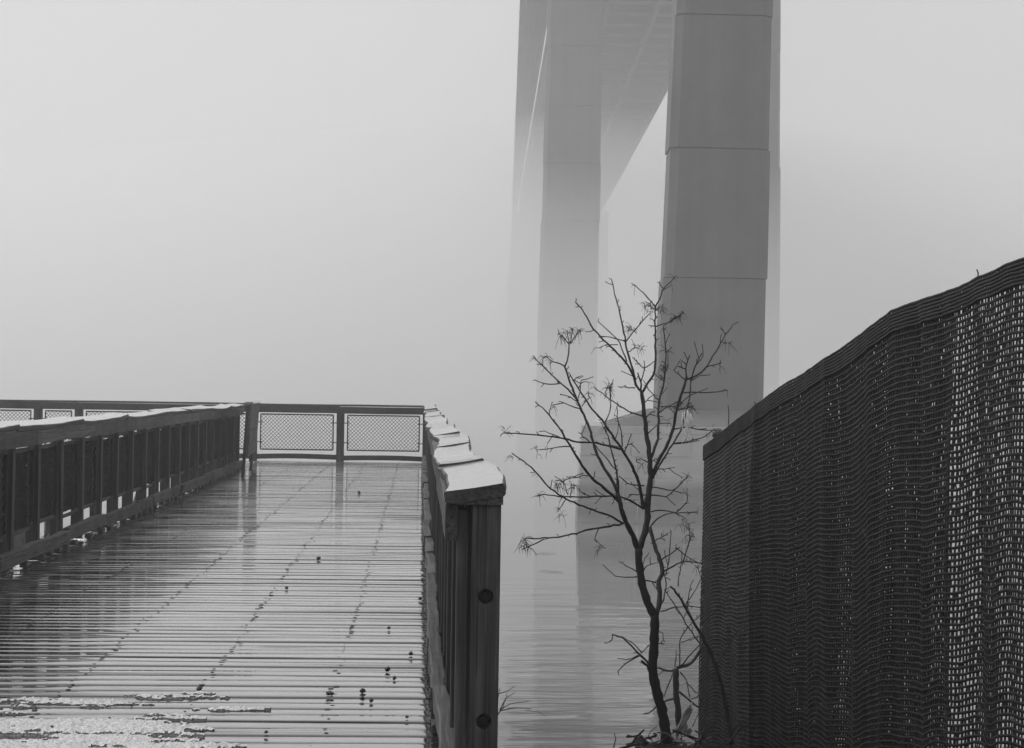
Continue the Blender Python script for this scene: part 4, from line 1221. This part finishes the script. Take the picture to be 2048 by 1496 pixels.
# slush patch in the near left corner
from mathutils import noise as mn
NX, NY = 330, 190; xa, xb, ya_, yb_ = -2.75, -0.60, 5.95, 8.05
idx = {}; m = MB(); H = np.zeros((NY, NX))
def edge_mask(x, y):
    # patch outline read on the boards: solid near the camera, fingers pointing right and thinning away from it
    a = 1.0 - (abs(x+1.55)/0.80)**2.2
    b = 1.0 - max(0.0, (y-6.55)/1.15)**1.3*1.15
    return min(a, b)
for j in range(NY):
    for i in range(NX):
        x = xa+(xb-xa)*i/(NX-1); y = ya_+(yb_-ya_)*j/(NY-1)
        n = mn.fractal(Vector((x*1.5, y*8.5, 3.1)), 0.75, 2.1, 6)*1.0 + mn.noise(Vector((x*1.1, y*3.2, 9)))*0.7 + mn.noise(Vector((x*14, y*26, 2)))*0.30 + mn.noise(Vector((x*45, y*60, 6)))*0.22
        H[j, i] = edge_mask(x, y)*0.62 - 0.10 + n*0.62
for j in range(NY):
    for i in range(NX):
        if H[j, i] > 0:
            x = xa+(xb-xa)*i/(NX-1); y = ya_+(yb_-ya_)*j/(NY-1)
            g = mn.noise(Vector((x*95, y*95, 1)))*0.004+mn.noise(Vector((x*38, y*38, 5)))*0.004
            h = 0.004+0.015*min(1, H[j, i]*1.6)**0.7+max(-0.006, g*1.7)*min(1, 0.3+H[j, i]*5)
            idx[(j, i)] = len(m.v); m.v.append((x, y, h))
for j in range(NY-1):
    for i in range(NX-1):
        ks = [(j, i), (j, i+1), (j+1, i+1), (j+1, i)]
        if all(k in idx for k in ks): m.f.append(tuple(idx[k] for k in ks))
# skirt down to the boards
from collections import Counter
ec = Counter()
for f in m.f:
    for a, b_ in zip(f, f[1:]+f[:1]): ec[(min(a, b_), max(a, b_))] += 1
low = {}
for (a, b_), c in ec.items():
    if c == 1:
        for q in (a, b_):
            if q not in low: low[q] = len(m.v); p = m.v[q]; m.v.append((p[0], p[1], -0.004))
        m.f.append((a, b_, low[b_], low[a]))
sl = add('slush_patch', m.mesh('slush_patch', True), 'snow', kind='stuff'); tag(sl, 'ragged grainy patch of melting snow in the near left corner of the boardwalk', 'snow')

# ------------------------------------------------------------------ air
m = MB(); m.box(-1450, 1450, -300, 1950, WZ-1.9, 52)
hz = add('haze', m.mesh('haze'), 'haze', kind='stuff')
m = MB(); K, J = 48, 18; cx, cyy, cz = 20, 185, WZ+0.05; rx, ry, rz = 640, 122, 35
for j in range(J+1):
    q = (j/J)**1.5                             # bell-shaped bank: its edges thin out to nothing
    for k in range(K):
        th = 2*math.pi*k/K
        m.v.append((cx+rx*(1-q)*math.cos(th), cyy+ry*(1-q)*math.sin(th), cz+rz*q*q))
for j in range(J):
    for k in range(K): m.f.append((j*K+k, j*K+(k+1) % K, (j+1)*K+(k+1) % K, (j+1)*K+k))
m.f.append(tuple(reversed(range(K))))
fb = add('fog_bank', m.mesh('fog_bank', True), 'fog_bank', kind='stuff'); tag(fb, 'low bank of fog lying on the water around the feet of the farther piers', 'fog')
